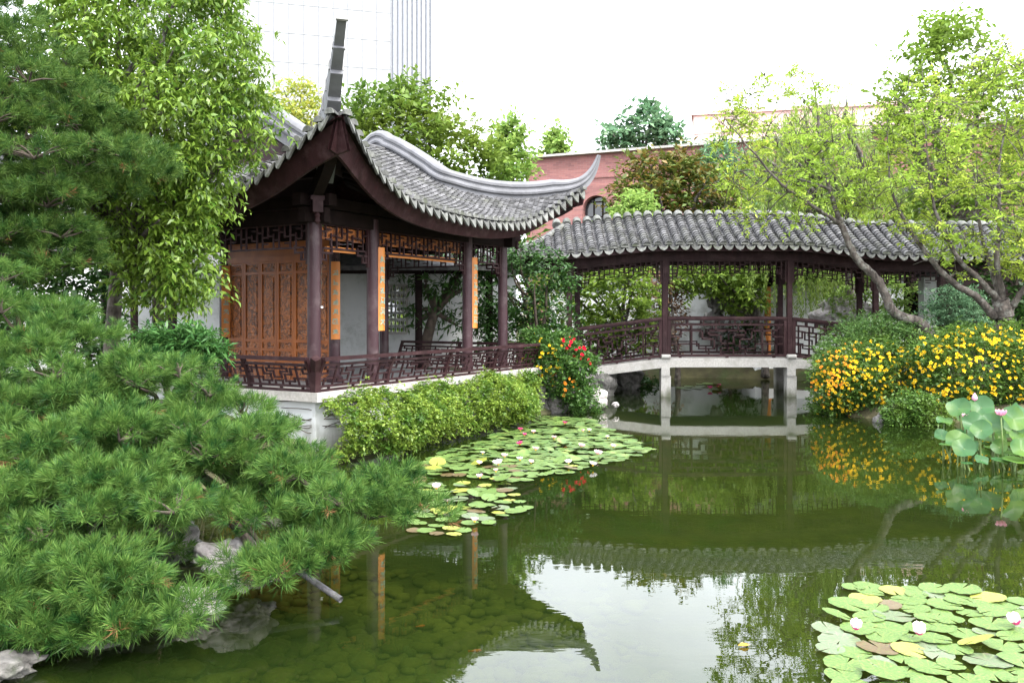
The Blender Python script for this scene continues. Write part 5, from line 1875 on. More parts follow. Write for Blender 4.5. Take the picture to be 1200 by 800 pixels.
sparse_tree('forked_tree', 'short forked trunk with many spreading limbs and yellow green leaves by the yellow shrubs',
    [[Wp(1178, 440, 17.2), Wp(1178, 395, 17.2), Wp(1176, 365, 17.2), Wp(1172, 350, 17.2)],
     [Wp(1165, 372, 17.2), Wp(1145, 348, 17.1), Wp(1115, 330, 17.0), Wp(1088, 300, 16.9), Wp(1062, 262, 16.8), Wp(1045, 220, 16.8), Wp(1040, 170, 16.8)],
     [Wp(1172, 355, 17.2), Wp(1150, 330, 17.0), Wp(1125, 305, 16.8), Wp(1102, 265, 16.6), Wp(1090, 215, 16.5), Wp(1085, 150, 16.4)],
     [Wp(1172, 352, 17.2), Wp(1163, 320, 17.4), Wp(1150, 275, 17.6), Wp(1142, 220, 17.8), Wp(1140, 140, 18.0)],
     [Wp(1175, 352, 17.2), Wp(1168, 305, 17.0), Wp(1172, 255, 16.9), Wp(1170, 200, 16.8), Wp(1180, 140, 16.7)],
     [Wp(1182, 365, 17.2), Wp(1195, 345, 17.0), Wp(1215, 318, 16.8), Wp(1235, 260, 16.6), Wp(1250, 180, 16.5)]],
    [(0.22, 0.16), (0.085, 0.010), (0.07, 0.010), (0.06, 0.010), (0.07, 0.010), (0.075, 0.010)],
    [(1000, 250), (1005, 180), (1030, 140), (1060, 100), (1110, 75), (1170, 60), (1270, 70), (1270, 330), (1180, 325), (1120, 320), (1080, 290), (1040, 275)], 17.0, 1.4, 270, 93, None, YG, **lk)

# ------------------------------------------------------------------ shrubs with flowers
def flower_mesh(name, mat, r, petals=5, cup=0.45, layers=1, parent=None, seed=0, inner=None):
    mb = MB()
    rr = random.Random(seed)
    for ly in range(layers):
        k = 1 - 0.28 * ly
        cp = cup + 0.55 * ly
        for i in range(petals):
            a = 2 * pi * (i + 0.5 * ly) / petals + rr.uniform(-0.1, 0.1)
            o = Vector((cos(a), sin(a), 0))
            s = Vector((-sin(a), cos(a), 0))
            def pt(t, w_): return o * (r * k * t * cos(cp * t)) + s * (w_ * r * k) + Vector((0, 0, r * k * t * sin(cp * t * 1.4)))
            mb.add([pt(0.05, 0), pt(0.45, 0.30), pt(0.8, 0.30), pt(1.0, 0.0), pt(0.8, -0.30), pt(0.45, -0.30)], [(0, 1, 2, 3, 4, 5)])
    me_o = mb.build(name, mat, None, True, origin=(0, 0, 0))
    me = me_o.data
    bpy.data.objects.remove(me_o)
    return me
def petal_mat(name, c1, c2): return leafm(name, c1, c2, 0.3, 0.02)
FM = {'yellow': petal_mat('yellow_petal', (0.76, 0.48, 0.018), (0.86, 0.62, 0.045)), 'orange': petal_mat('apricot_petal', (0.75, 0.26, 0.03), (0.80, 0.42, 0.06)),
      'red': petal_mat('red_petal', (0.60, 0.012, 0.035), (0.75, 0.03, 0.08)), 'pink': petal_mat('pale_pink_petal', (0.72, 0.42, 0.47), (0.85, 0.68, 0.70)),
      'magenta': petal_mat('magenta_petal', (0.62, 0.06, 0.22), (0.72, 0.14, 0.32)), 'white': petal_mat('white_petal', (0.78, 0.70, 0.70), (0.86, 0.83, 0.80)),
      'stamen': petal_mat('yellow_stamen', (0.75, 0.48, 0.04), (0.8, 0.55, 0.06))}
def place_flowers(parent, meshes, P, D, name, sc, cap=100, label=None):
    """up to cap flowers as parts; the rest as one part"""
    org = np.array(wloc(parent))
    order = np.argsort(P[:, 1])
    rest = []
    for n, i in enumerate(order):
        me = meshes[n % len(meshes)]
        q = Vector(D[i]).to_track_quat('Z', 'Y')
        if n < cap:
            o = bpy.data.objects.new(name, me)
            o.location = Vector(P[i] - org)
            o.rotation_euler = q.to_euler()
            s = sc * random.uniform(0.7, 1.2)
            o.scale = (s, s, s)
            link(o, parent)
            if label: o['label'] = label
        else:
            rest.append((me, P[i], q))
    if rest:
        V, F = [], []
        b = 0
        for me, p, q in rest:
            co = np.array([(q @ v.co) * (sc * random.uniform(0.7, 1.2)) for v in me.vertices]) + p
            V.append(co)
            F += [[v + b for v in pl.vertices] for pl in me.polygons]
            b += len(co)
        o = np_mesh(name + 's', np.concatenate(V), [np.array(F)], meshes[0].materials[0], parent)
        o['kind'] = 'stuff'
YF = [flower_mesh('yellow_flower', FM['yellow'], 0.062, 5, 0.35, 2, seed=k) for k in range(3)]
AF = [flower_mesh('apricot_flower', FM['orange'], 0.05, 5, 0.8, 2, seed=k) for k in range(2)]
RF = [flower_mesh('red_flower', FM['red'], 0.075, 6, 0.5, 3, seed=k) for k in range(2)]

def shell_points(poly, Yf, bulge, n, seed):
    """points on the bulging front of a mound seen over its outline"""
    r = np.random.default_rng(seed)
    P = np.asarray(poly, float)
    lo, hi = P.min(0), P.max(0)
    xs, ys = r.uniform(lo[0], hi[0], n * 4), r.uniform(lo[1], hi[1], n * 4)
    ins, d = in_poly(xs, ys, P)
    dm = d[ins].max()
    xs, ys, d = xs[ins][:n], ys[ins][:n], d[ins][:n]
    k = np.clip(d / dm, 0, 1)
    yy = Yf - bulge * np.sqrt(1 - (1 - k) ** 2)
    return np.stack([(xs - 600) / FPX * yy, yy, EYE - (ys - HOR) / FPX * yy], -1)
def shrub(name, label, poly, Yf, bulge, ncl, rc, mat, seed, flowers=None, stems=10, group=None, **kw):
    S = shell_points(poly, Yf, bulge, ncl, seed)
    I = crown_centers(poly, Yf, bulge * 0.6, ncl // 2, seed + 1)
    C = np.concatenate([S, I])
    base = Vector((float(C[:, 0].mean()), Yf, 0))
    base.z = max(ground_at(base.x, base.y), 0.0)
    t = thing(name, base, label, 'shrub', group)
    foliage('foliage', C, rc, mat, t, seed + 2, **kw)
    mb = MB()
    r = random.Random(seed)
    for i in range(stems):
        c = Vector(C[r.randrange(len(C))])
        b = base + Vector((r.uniform(-0.5, 0.5), r.uniform(-0.2, 0.3), -0.1))
        mb.tube(catmull([b, b.lerp(c, 0.5) + Vector((0, 0, 0.2)), c], 4), 0.012, 5)
    mb.build('stems', M['bark_dark'], t, True)
    if flowers:
        for (meshes, n, nm, pl, sc, lab) in flowers:
            Fp = shell_points(pl or poly, Yf - rc * 0.6, bulge, n, seed + 7 + n)
            rr = np.random.default_rng(seed + 3)
            Dn = unit(np.array([0, -0.75, 0.5]) + rr.normal(0, 0.45, (len(Fp), 3)))
            place_flowers(t, meshes, Fp, Dn, nm, sc, label=lab)
    return t
sk = dict(twigs=7, leaves=8, L=0.07, W=0.03, up=0.35, droop=0.1)
YS = 'yellow flowering shrubs on the right bank'
shrub('soft_mound', 'soft pale green rounded shrub without flowers beneath the leaning trunk', [(955, 425), (965, 392), (1000, 372), (1040, 366), (1085, 380), (1110, 400), (1100, 440), (960, 450)], 18.0, 0.9, 170, 0.22, G['mound'], 101, **dict(sk, L=0.09, W=0.025))
shrub('flowering_shrub', 'round shrub covered in yellow flowers nearest the covered bridge', [(948, 452), (958, 420), (985, 402), (1030, 396), (1065, 410), (1078, 450), (1062, 488), (1030, 497), (985, 496), (956, 486)], 17.3, 1.2, 320, 0.2, G['shrub'], 103,
      [(YF, 270, 'flower', None, 0.62, None), (AF, 90, 'apricot_flower', [(948, 452), (958, 420), (985, 402), (1010, 400), (1010, 470), (958, 478)], 0.7, 'small apricot flower')], group=YS, **sk)
shrub('flowering_shrub', 'wide shrub dotted with larger yellow flowers in front of the forked trunk', [(1060, 420), (1075, 395), (1110, 383), (1160, 380), (1240, 390), (1240, 500), (1160, 500), (1110, 500), (1080, 490), (1062, 455)], 16.6, 1.1, 420, 0.2, G['shrub'], 105,
      [(YF, 370, 'flower', None, 0.70, None)], group=YS, **sk)
shrub('low_shrub', 'low dark green flowerless shrub at the water edge below the yellow shrubs', [(1034, 510), (1040, 475), (1065, 458), (1100, 468), (1115, 490), (1105, 512)], 15.5, 0.5, 150, 0.15, G['shrub'], 107, **dict(sk, L=0.055, W=0.03))
shrub('rose_shrub', 'trailing rose shrub with red and yellow blooms between the pavilion and the bridge', [(608, 400), (625, 386), (655, 390), (680, 405), (698, 425), (690, 450), (700, 480), (672, 492), (655, 470), (635, 460), (612, 440)], 17.2, 0.6, 170, 0.19, G['rose'], 109,
      [(YF, 46, 'yellow_rose', [(610, 400), (630, 388), (660, 395), (672, 440), (665, 465), (640, 455), (612, 435)], 0.6, 'yellow rose'), (AF, 22, 'apricot_rose', [(640, 440), (670, 430), (680, 455), (660, 470)], 0.85, 'orange rose'),
       (RF, 20, 'red_rose', [(655, 396), (668, 393), (692, 412), (704, 424), (690, 428), (664, 414)], 0.5, 'red rose')], **dict(sk, L=0.075, W=0.04))
shrub('fern_clump', 'feathery light green plant beneath the leafy tree', [(165, 405), (175, 388), (215, 384), (252, 398), (262, 420), (190, 425)], 9.6, 0.4, 60, 0.16, G['fern'], 111, twigs=6, leaves=10, L=0.10, W=0.025, up=0.5, droop=0.3)
shrub('bank_shrub', 'dark bush in the shade under the bridge at its left bank', [(690, 470), (700, 445), (740, 440), (770, 450), (765, 470)], 23.6, 0.5, 60, 0.25, G['dark'], 113, **dict(sk, L=0.12, W=0.06))

shrub('bank_shrub', 'dense green bush on the right bank beyond the wide yellow shrub', [(1230, 470), (1235, 400), (1300, 360), (1400, 370), (1450, 470), (1400, 500), (1250, 500)], 16.5, 1.0, 240, 0.28, G['mid'], 115, **dict(sk, L=0.11, W=0.055))
shrub('bank_shrub', 'low leafy bush on the shore to the right of the lotus', [(1290, 560), (1300, 490), (1400, 470), (1480, 560)], 12.6, 0.7, 150, 0.22, G['dark'], 117, **dict(sk, L=0.09, W=0.045))
# evergreen hedge hanging over the pavilion plinth
def hedge():
    r = np.random.default_rng(121)
    base = PV(2.7, -0.9, 0)
    t = thing('hanging_hedge', base, 'yellow green trailing hedge hanging from the pavilion plinth down to the water', 'hedge')
    n = 1120
    p = r.uniform(-0.42, 4.85, n)
    f = r.uniform(0, 1, n)
    topw = 0.87 + 0.05 * np.sin(p * 4.1) + 0.03 * np.sin(p * 9.7)
    z = 0.10 + (topw - 0.10) * f ** 0.85
    bow = 0.5 * np.sin(np.pi * np.clip(f * 0.85 + 0.1, 0, 1)) + 0.18 * (1 - f) + 0.08 * np.sin(p * 3.3 + f * 5)
    q = -0.62 - bow * (0.75 + 0.25 * np.sin(p * 2.2)) - r.uniform(0, 0.08, n)
    near = np.clip((0.3 - p) / 0.7, 0, 1)
    q = q + near * 0.1 * f
    b = np.array(C1)
    C = np.stack([b[0] + D1.x * p + D2.x * q, b[1] + D1.y * p + D2.y * q, z], -1)
    foliage('foliage', C, 0.13, G['hedge'], t, 122, twigs=7, leaves=8, L=0.05, W=0.03, up=0.2, droop=0.25, fine=True)
    mb = MB()
    rr = random.Random(5)
    for k in range(46):
        pp = rr.uniform(0.0, 4.7)
        mb.tube(catmull([PV(pp, -0.62, 0.82), PV(pp + rr.uniform(-0.2, 0.2), -0.95, 0.6), PV(pp + rr.uniform(-0.3, 0.3), -0.98, 0.1)], 4), 0.008, 5)
    # bare runners creeping over the white plinth at the near corner
    for k in range(7):
        z0 = rr.uniform(0.2, 0.8)
        mb.tube(catmull([PV(0.2, -0.45, z0), PV(-0.1, -0.42, z0 + rr.uniform(-0.1, 0.1)), PV(-0.43, -0.30, z0 + rr.uniform(-0.15, 0.15)), PV(-0.43, rr.uniform(0, 0.3), z0 + rr.uniform(-0.15, 0.15))], 4), 0.006, 5)
    mb.build('stems', M['bark_dark'], t, True)
hedge()

# ------------------------------------------------------------------ rocks
def rock(px, py, Y, size, mat, seed, label, rough=0.55, lev=4, pit=0.0, name='rock', cat='rock', group=None):
    c = Wp(px, py, Y)
    o = rock_mesh(name, c, size, mat, seed, rough=rough, lev=lev, pit=pit)
    return tag(o, label, cat, group)
rock(628, 468, 17.0, (0.25, 0.25, 0.5), M['rock'], 1, 'upright grey rock at the end of the hedge')
rock(650, 474, 17.1, (0.22, 0.22, 0.38), M['rock'], 2, 'dark pitted rock below the orange roses', pit=0.3)
rock(693, 466, 17.6, (0.28, 0.25, 0.26), M['rock_pale'], 3, 'pale rock at the water edge under the red roses')
rock(722, 474, 17.2, (0.07, 0.06, 0.05), M['rock_pale'], 4, 'small white stone in the water left of the bridge pillar')
rock(700, 455, 20.6, (0.45, 0.4, 0.5), M['rock'], 5, 'shaded rock under the left end of the bridge')
rock(735, 448, 22.4, (0.4, 0.4, 0.4), M['rock'], 6, 'lighter jagged rock standing behind the bridge pillar')
rock(675, 450, 20.0, (0.45, 0.4, 0.6), M['rock'], 7, 'bulky rock bearing the left end of the bridge deck')
rock(1031, 494, 15.6, (0.11, 0.12, 0.14), M['rock'], 8, 'small upright stone beside the low dark shrub')
rock(270, 655, 6.1, (0.26, 0.22, 0.15), M['rock_pale'], 9, 'pale pinkish rock showing through the pine boughs', rough=0.5)
rock(290, 672, 6.05, (0.17, 0.18, 0.10), M['rock_pale'], 10, 'whitish rock low at the right end of the pine rocks')
rock(224, 706, 5.7, (0.17, 0.16, 0.10), M['rock_pale'], 11, 'pale rock at the foot of the pine nearest the water')
rock(150, 640, 6.8, (0.6, 0.4, 0.35), M['rock'], 12, 'grey rock buried in the pine needles')
rock(-5, 782, 4.7, (0.22, 0.2, 0.09), M['rock'], 13, 'grey ledge of rock at the bottom edge of the near bank')
rock(95, 735, 5.3, (0.36, 0.3, 0.10), M['rock'], 14, 'dark rock at the shore beneath the pine')
rock(175, 725, 5.5, (0.3, 0.25, 0.12), M['rock'], 15, 'low mossy rock between the pine and the water')
rock(855, 352, 26.4, (0.62, 0.4, 0.7), M['rock'], 16, 'tall weathered scholar rock with holes behind the bridge', rough=0.6, lev=4, pit=0.8)
rock(838, 385, 26.5, (0.5, 0.4, 0.5), M['rock'], 17, 'grey rock base under the tall scholar rock', pit=0.4)
rock(985, 366, 23.6, (0.75, 0.5, 0.42), M['rock_pale'], 18, 'broad pinkish grey rock behind the right bay of the bridge')
for k, (x, y, Y) in enumerate(((780, 438, 27.0), (860, 436, 27.0), (1010, 436, 24.4))):
    rock(x, y, Y, (0.5, 0.35, 0.22), M['rock'], 30 + k, ('shore rock beyond the first bridge pillar', 'shore rock under the middle of the bridge on the far bank', 'shore rock behind the yellow flowered shrub', 'shore rock left of the lotus', 'shore rock behind the lotus leaves')[k])

# grey pipe end over the water
mb = MB()
a, b = Wp(355, 672, 5.95), Wp(399, 702, 5.75)
mb.tube([a + (a - b) * 2.5, a, b], 0.022, 14, caps=False)
mb.tube([b, a + (a - b) * 2.5], 0.018, 14, caps=False)
d_ = (b - a).normalized()
mb.sweep([b - d_ * 0.001, b + d_ * 0.004], [(0.022 * cos(2 * pi * k / 14), 0.022 * sin(2 * pi * k / 14)) for k in range(14)], caps=False)
pipe = mb.build('drain_pipe', M['concrete_pipe'], None, True)
tag(pipe, 'grey pipe poking out of the pine over the water', 'pipe')
# dead stub under the pine
mb = MB()
mb.tube(catmull([Wp(182, 660, 5.6), Wp(185, 695, 5.45), Wp(191, 722, 5.4)], 4), [0.018, 0.016, 0.012, 0.012, 0.012, 0.012, 0.012, 0.012, 0.012][:9], 7)
tag(mb.build('dead_branch', surf('bare_wood', (0.3, 0.21, 0.15), (0.42, 0.32, 0.24), 0.9, 10, 0.2), None, True), 'bare pale broken branch hanging under the pine', 'branch')

# ------------------------------------------------------------------ lily pads, water lilies, lotus
PADM = {'green': surf('lily_pad_green', (0.042, 0.086, 0.018), (0.085, 0.128, 0.035), 0.5, 6, 0.15, spec=0.2, c3=(0.10, 0.13, 0.032), s3=3),
        'yellow': surf('lily_pad_yellow', (0.11, 0.15, 0.02), (0.18, 0.19, 0.03), 0.5, 6, 0.15, c3=(0.17, 0.13, 0.025), s3=4),
        'grey': surf('lily_pad_grey_green', (0.055, 0.085, 0.04), (0.09, 0.115, 0.06), 0.4, 6, 0.15, c3=(0.095, 0.08, 0.06), s3=3),
        'bronze': surf('lily_pad_bronze', (0.05, 0.035, 0.016), (0.10, 0.062, 0.024), 0.45, 7, 0.1, c3=(0.07, 0.085, 0.02), s3=4)}
def add_veins(m):
    """radiating veins and a darker rim on a pad of unit radius"""
    n = m.node_tree
    b = next(q for q in n.nodes if q.type == 'BSDF_PRINCIPLED')
    src = b.inputs['Base Color'].links[0].from_socket
    t = n.nodes.new('ShaderNodeTexCoord')
    sp = n.nodes.new('ShaderNodeSeparateXYZ')
    n.links.new(t.outputs['Object'], sp.inputs[0])
    def mth(op, a, bb=None):
        q = n.nodes.new('ShaderNodeMath')
        q.operation = op
        for i, x in enumerate((a, bb)):
            if x is None: continue
            if isinstance(x, (int, float)): q.inputs[i].default_value = x
            else: n.links.new(x, q.inputs[i])
        return q.outputs[0]
    an = mth('ARCTAN2', sp.outputs['Y'], sp.outputs['X'])
    v = mth('POWER', mth('ABSOLUTE', mth('SINE', mth('MULTIPLY', an, 7.5))), 14.0)
    mxn = n.nodes.new('ShaderNodeMix')
    mxn.data_type = 'RGBA'
    mxn.blend_type = 'MULTIPLY'
    mxn.inputs[7].default_value = (1.5, 1.45, 1.3, 1)
    n.links.new(v, mxn.inputs[0])
    n.links.new(src, mxn.inputs[6])
    n.links.new(mxn.outputs[2], b.inputs['Base Color'])
for _k in ('green', 'grey', 'yellow'): add_veins(PADM[_k])
def pad_mesh(kind, seed):
    r = random.Random(seed)
    N = 22
    cut = r.uniform(0.06, 0.14)
    V, F = [], []
    ph, am = r.uniform(0, 6), r.uniform(0.0, 0.05)
    bite, ba = (r.uniform(0.1, 0.3) if r.random() < 0.15 else 0), r.uniform(1, 5.5)
    for ring, rad in enumerate((0.0, 0.5, 0.86, 1.0)):
        for k in range(N + 1):
            a = cut + (2 * pi - 2 * cut) * k / N
            rr_ = rad * (1 + 0.025 * sin(a * 5 + ph) + 0.02 * sin(a * 13 + ph * 3) - (bite * max(0, 1 - abs(a - ba) / 0.3) if ring == 3 else 0))
            z = 0.01 * rad + (0.045 if ring == 3 else 0) * max(0, sin(a * 2 + ph)) + am * rad * sin(a + ph)
            z += 0.012 * sin(a * 9) * rad if ring > 1 else 0
            V.append((rr_ * cos(a), rr_ * sin(a), z))
    for ring in range(3):
        for k in range(N):
            F.append((ring * (N + 1) + k, (ring + 1) * (N + 1) + k, (ring + 1) * (N + 1) + k + 1, ring * (N + 1) + k + 1))
    mb = MB()
    mb.add(V, F)
    o = mb.build('lily_pad', PADM[kind], None, True, origin=(0, 0, 0))
    me = o.data
    bpy.data.objects.remove(o)
    return me
PADS = {k: [pad_mesh(k, i * 7 + len(k)) for i in range(7)] for k in PADM}
PL = {'green': 'fresh green lily pad', 'yellow': 'yellowing lily pad', 'grey': 'dull grey green lily pad', 'bronze': 'bronze brown lily pad'}
def scatter_pads(poly, n, rmin, rmax, seed, where, group, overlap=0.72, kinds=(0.62, 0.16, 0.14, 0.08), upright=0.1, keep=None):
    r = np.random.default_rng(seed)
    P = np.asarray(poly, float)
    W3 = np.array([[(u - 600) / FPX * (EYE * FPX / (v - HOR)), EYE * FPX / (v - HOR)] for u, v in P])
    lo, hi = W3.min(0), W3.max(0)
    pts = []
    tries = 0
    while len(pts) < n and tries < n * 160:
        tries += 1
        x, y = r.uniform(lo[0], hi[0]), r.uniform(lo[1], hi[1])
        ins, _ = in_poly(np.array([x]), np.array([y]), W3)
        if not ins[0]: continue
        rad = r.uniform(rmin, rmax)
        if any((x - a) ** 2 + (y - b) ** 2 < (overlap * (rad + c)) ** 2 for a, b, c in pts): continue
        pts.append((x, y, rad))
    pts.sort(key=lambda q: q[1])
    keep = keep or len(pts)
    names = list(PADM)
    rest_V, rest_F, nb = [], [], 0
    for i, (x, y, rad) in enumerate(pts):
        k = names[int(r.choice(4, p=kinds))]
        me = PADS[k][int(r.integers(7))]
        rot = (r.normal(0, 0.035), r.normal(0, 0.035), r.uniform(0, 2 * pi))
        z = 0.006 + 0.012 * r.random() + rad * 0.04
        up_ = r.random() < upright
        if up_:
            rot = (float(np.clip(r.normal(0, 0.3), -0.4, 0.4)), float(np.clip(r.normal(0, 0.3), -0.4, 0.4)), rot[2])
            z += rad * 0.3
        if i < keep:
            o = bpy.data.objects.new('lily_pad', me)
            o.location = (x, y, z)
            o.rotation_euler = rot
            o.scale = (rad, rad, rad)
            link(o)
            tag(o, (PL[k] + (' tilted up ' if up_ else ' floating flat ') + where), 'lily pad', group + ', ' + k + (' tilted' if up_ else ''))
        else:
            Mx = Matrix.Translation((x, y, z)) @ Matrix.Rotation(rot[2], 4, 'Z') @ Matrix.Rotation(rot[0], 4, 'X') @ Matrix.Scale(rad, 4)
            rest_V.append(np.array([(Mx @ v.co)[:] for v in PADS['green'][i % 4].vertices]))
            rest_F.append(np.array([list(p.vertices) for p in PADS['green'][i % 4].polygons]) + nb)
            nb += len(rest_V[-1])
    if rest_V:
        o = np_mesh('lily_pads', np.concatenate(rest_V), [np.concatenate(rest_F)], PADM['green'], smooth=True)
        tag(o, 'farthest small lily pads crowded together by the hedge and rocks', 'lily pads', kind='stuff')
    return pts
NEAR = [(962, 728), (985, 722), (1000, 690), (1020, 684), (1060, 692), (1100, 688), (1150, 694), (1230, 712), (1300, 740), (1300, 850), (1010, 850), (985, 790), (966, 750)]
p0 = scatter_pads(NEAR, 185, 0.075, 0.135, 201, 'in the near raft of pads', 'near lily pads', kinds=(0.68, 0.12, 0.18, 0.02), upright=0.05)
MID1 = [(486, 548), (520, 530), (575, 515), (600, 495), (640, 488), (690, 492), (715, 505), (770, 527), (735, 538), (700, 545), (660, 556), (600, 566), (560, 560), (500, 556)]
MID2 = [(470, 590), (490, 566), (560, 566), (600, 570), (618, 597), (580, 612), (545, 628), (490, 628), (470, 612)]
p2 = scatter_pads(MID2, 80, 0.065, 0.115, 203, 'in the middle raft beside the pine', 'middle lily pads', upright=0.22)
p1 = scatter_pads(MID1, 520, 0.07, 0.125, 205, 'in the long raft below the hedge', 'long raft lily pads', overlap=0.66, upright=0.2, kinds=(0.78, 0.10, 0.05, 0.07), keep=300 - 12 - len(p2) - len(p0))
scatter_pads([(795, 456), (800, 450), (845, 449), (850, 458)], 12, 0.12, 0.16, 207, 'under the middle of the bridge', 'bridge lily pads')

def lily_mesh(mat, petals, layers, cup, seed):
    return flower_mesh('petals', mat, 1.0, petals, cup, layers, seed=seed)
LM = {'white': lily_mesh(FM['white'], 9, 3, 0.55, 1), 'pink': lily_mesh(FM['pink'], 9, 3, 0.6, 2), 'magenta': lily_mesh(FM['magenta'], 9, 3, 0.6, 3)}
LMB = {'white': lily_mesh(FM['white'], 6, 2, 1.15, 4), 'pink': lily_mesh(FM['pink'], 6, 2, 1.15, 5), 'magenta': lily_mesh(FM['magenta'], 6, 2, 1.1, 6)}
def lily(u, v, r, colr, label, bud=False, group='water lilies'):
    Y = EYE * FPX / (v + 4 - HOR)
    x = (u - 600) / FPX * Y
    t = thing('water_lily', (x, Y, 0.03), label, 'water lily', group)
    o = bpy.data.objects.new('petals', (LMB if bud else LM)[colr])
    o.location = (0, 0, 0.02)
    o.scale = (r, r, r)
    o.rotation_euler = (random.uniform(-0.2, 0.2), random.uniform(-0.2, 0.2), random.uniform(0, 6))
    link(o, t)
    if bud:
        o2 = bpy.data.objects.new('outer_petals', LM['magenta' if colr != 'magenta' else 'pink'])
        o2.location = (0, 0, 0.012)
        o2.scale = (r * 0.55, r * 0.55, r * 0.9)
        link(o2, t)
    else:
        mb = MB()
        mb.lathe((x, Y, 0.03 + r * 0.1), [(r * 0.16, 0.0), (r * 0.24, r * 0.3), (r * 0.12, r * 0.42)], 9)
        mb.build('stamens', FM['stamen'], t, True)
lily(1003, 742, 0.062, 'white', 'white bud tipped water lily at the left of the near raft', True)
lily(1077, 748, 0.072, 'white', 'half open white water lily with pink outer petals in the near raft middle', True)
lily(1190, 736, 0.07, 'white', 'yellowish white water lily at the right edge of the near raft', True)
for (zx, zy, c, s, lab) in ((870, 210, 'magenta', 0.1, 'magenta water lily farthest along the raft near the pale rock'), (725, 232, 'magenta', 0.1, 'magenta water lily nearest the hedge'),
    (768, 240, 'pink', 0.09, 'pink water lily beside the magenta ones near the hedge'), (738, 249, 'magenta', 0.08, 'small magenta water lily between two others near the hedge'), (723, 280, 'magenta', 0.11, 'deep magenta water lily standing alone in the leaves'),
    (775, 298, 'pink', 0.11, 'pale pink water lily in the raft centre'), (673, 321, 'pink', 0.1, 'pale pink water lily left of the raft centre'), (723, 331, 'white', 0.1, 'white water lily at the raft centre'),
    (652, 346, 'white', 0.14, 'largest white water lily in the long raft'), (602, 310, 'white', 0.07, 'small white water lily at the left of the long raft'), (590, 344, 'white', 0.08, 'white water lily left of the largest bloom'),
    (760, 341, 'pink', 0.08, 'small blush water lily near the front of the long raft'), (835, 259, 'pink', 0.09, 'pink water lily beside the upper pads'), (882, 342, 'white', 0.1, 'white water lily at the front edge of the long raft'),
    (925, 288, 'pink', 0.11, 'pink water lily toward the open end of the raft'), (978, 313, 'pink', 0.13, 'large blush water lily near the tip of the long raft'), (962, 349, 'white', 0.11, 'white water lily at the very edge of the open water'),
    (1028, 288, 'pink', 0.09, 'pale pink water lily at the tip of the long raft'), (950, 234, 'white', 0.08, 'white water lily near the bridge shadow'), (930, 235, 'pink', 0.07, 'tiny pink water lily beside a white one'), (1010, 256, 'white', 0.07, 'tiny white water lily at the back of the raft tip'),
    (592, 390, 'pink', 0.09, 'peach pink water lily below the long raft'), (645, 369, 'pink', 0.07, 'small pale water lily in front of the largest bloom'), (450, 426, 'pink', 0.11, 'large blush water lily beside the pine needles'),
    (485, 474, 'pink', 0.08, 'pink water lily bud below the blush one by the pine'), (575, 536, 'pink', 0.08, 'peach water lily lowest in the middle raft')):
    lily(350 + zx / 2.79, 420 + zy / 2.79, s * 0.56, c, lab)
lily(832, 453, 0.085, 'magenta', 'left magenta water lily under the bridge')
lily(842, 451, 0.09, 'magenta', 'right magenta water lily under the bridge')

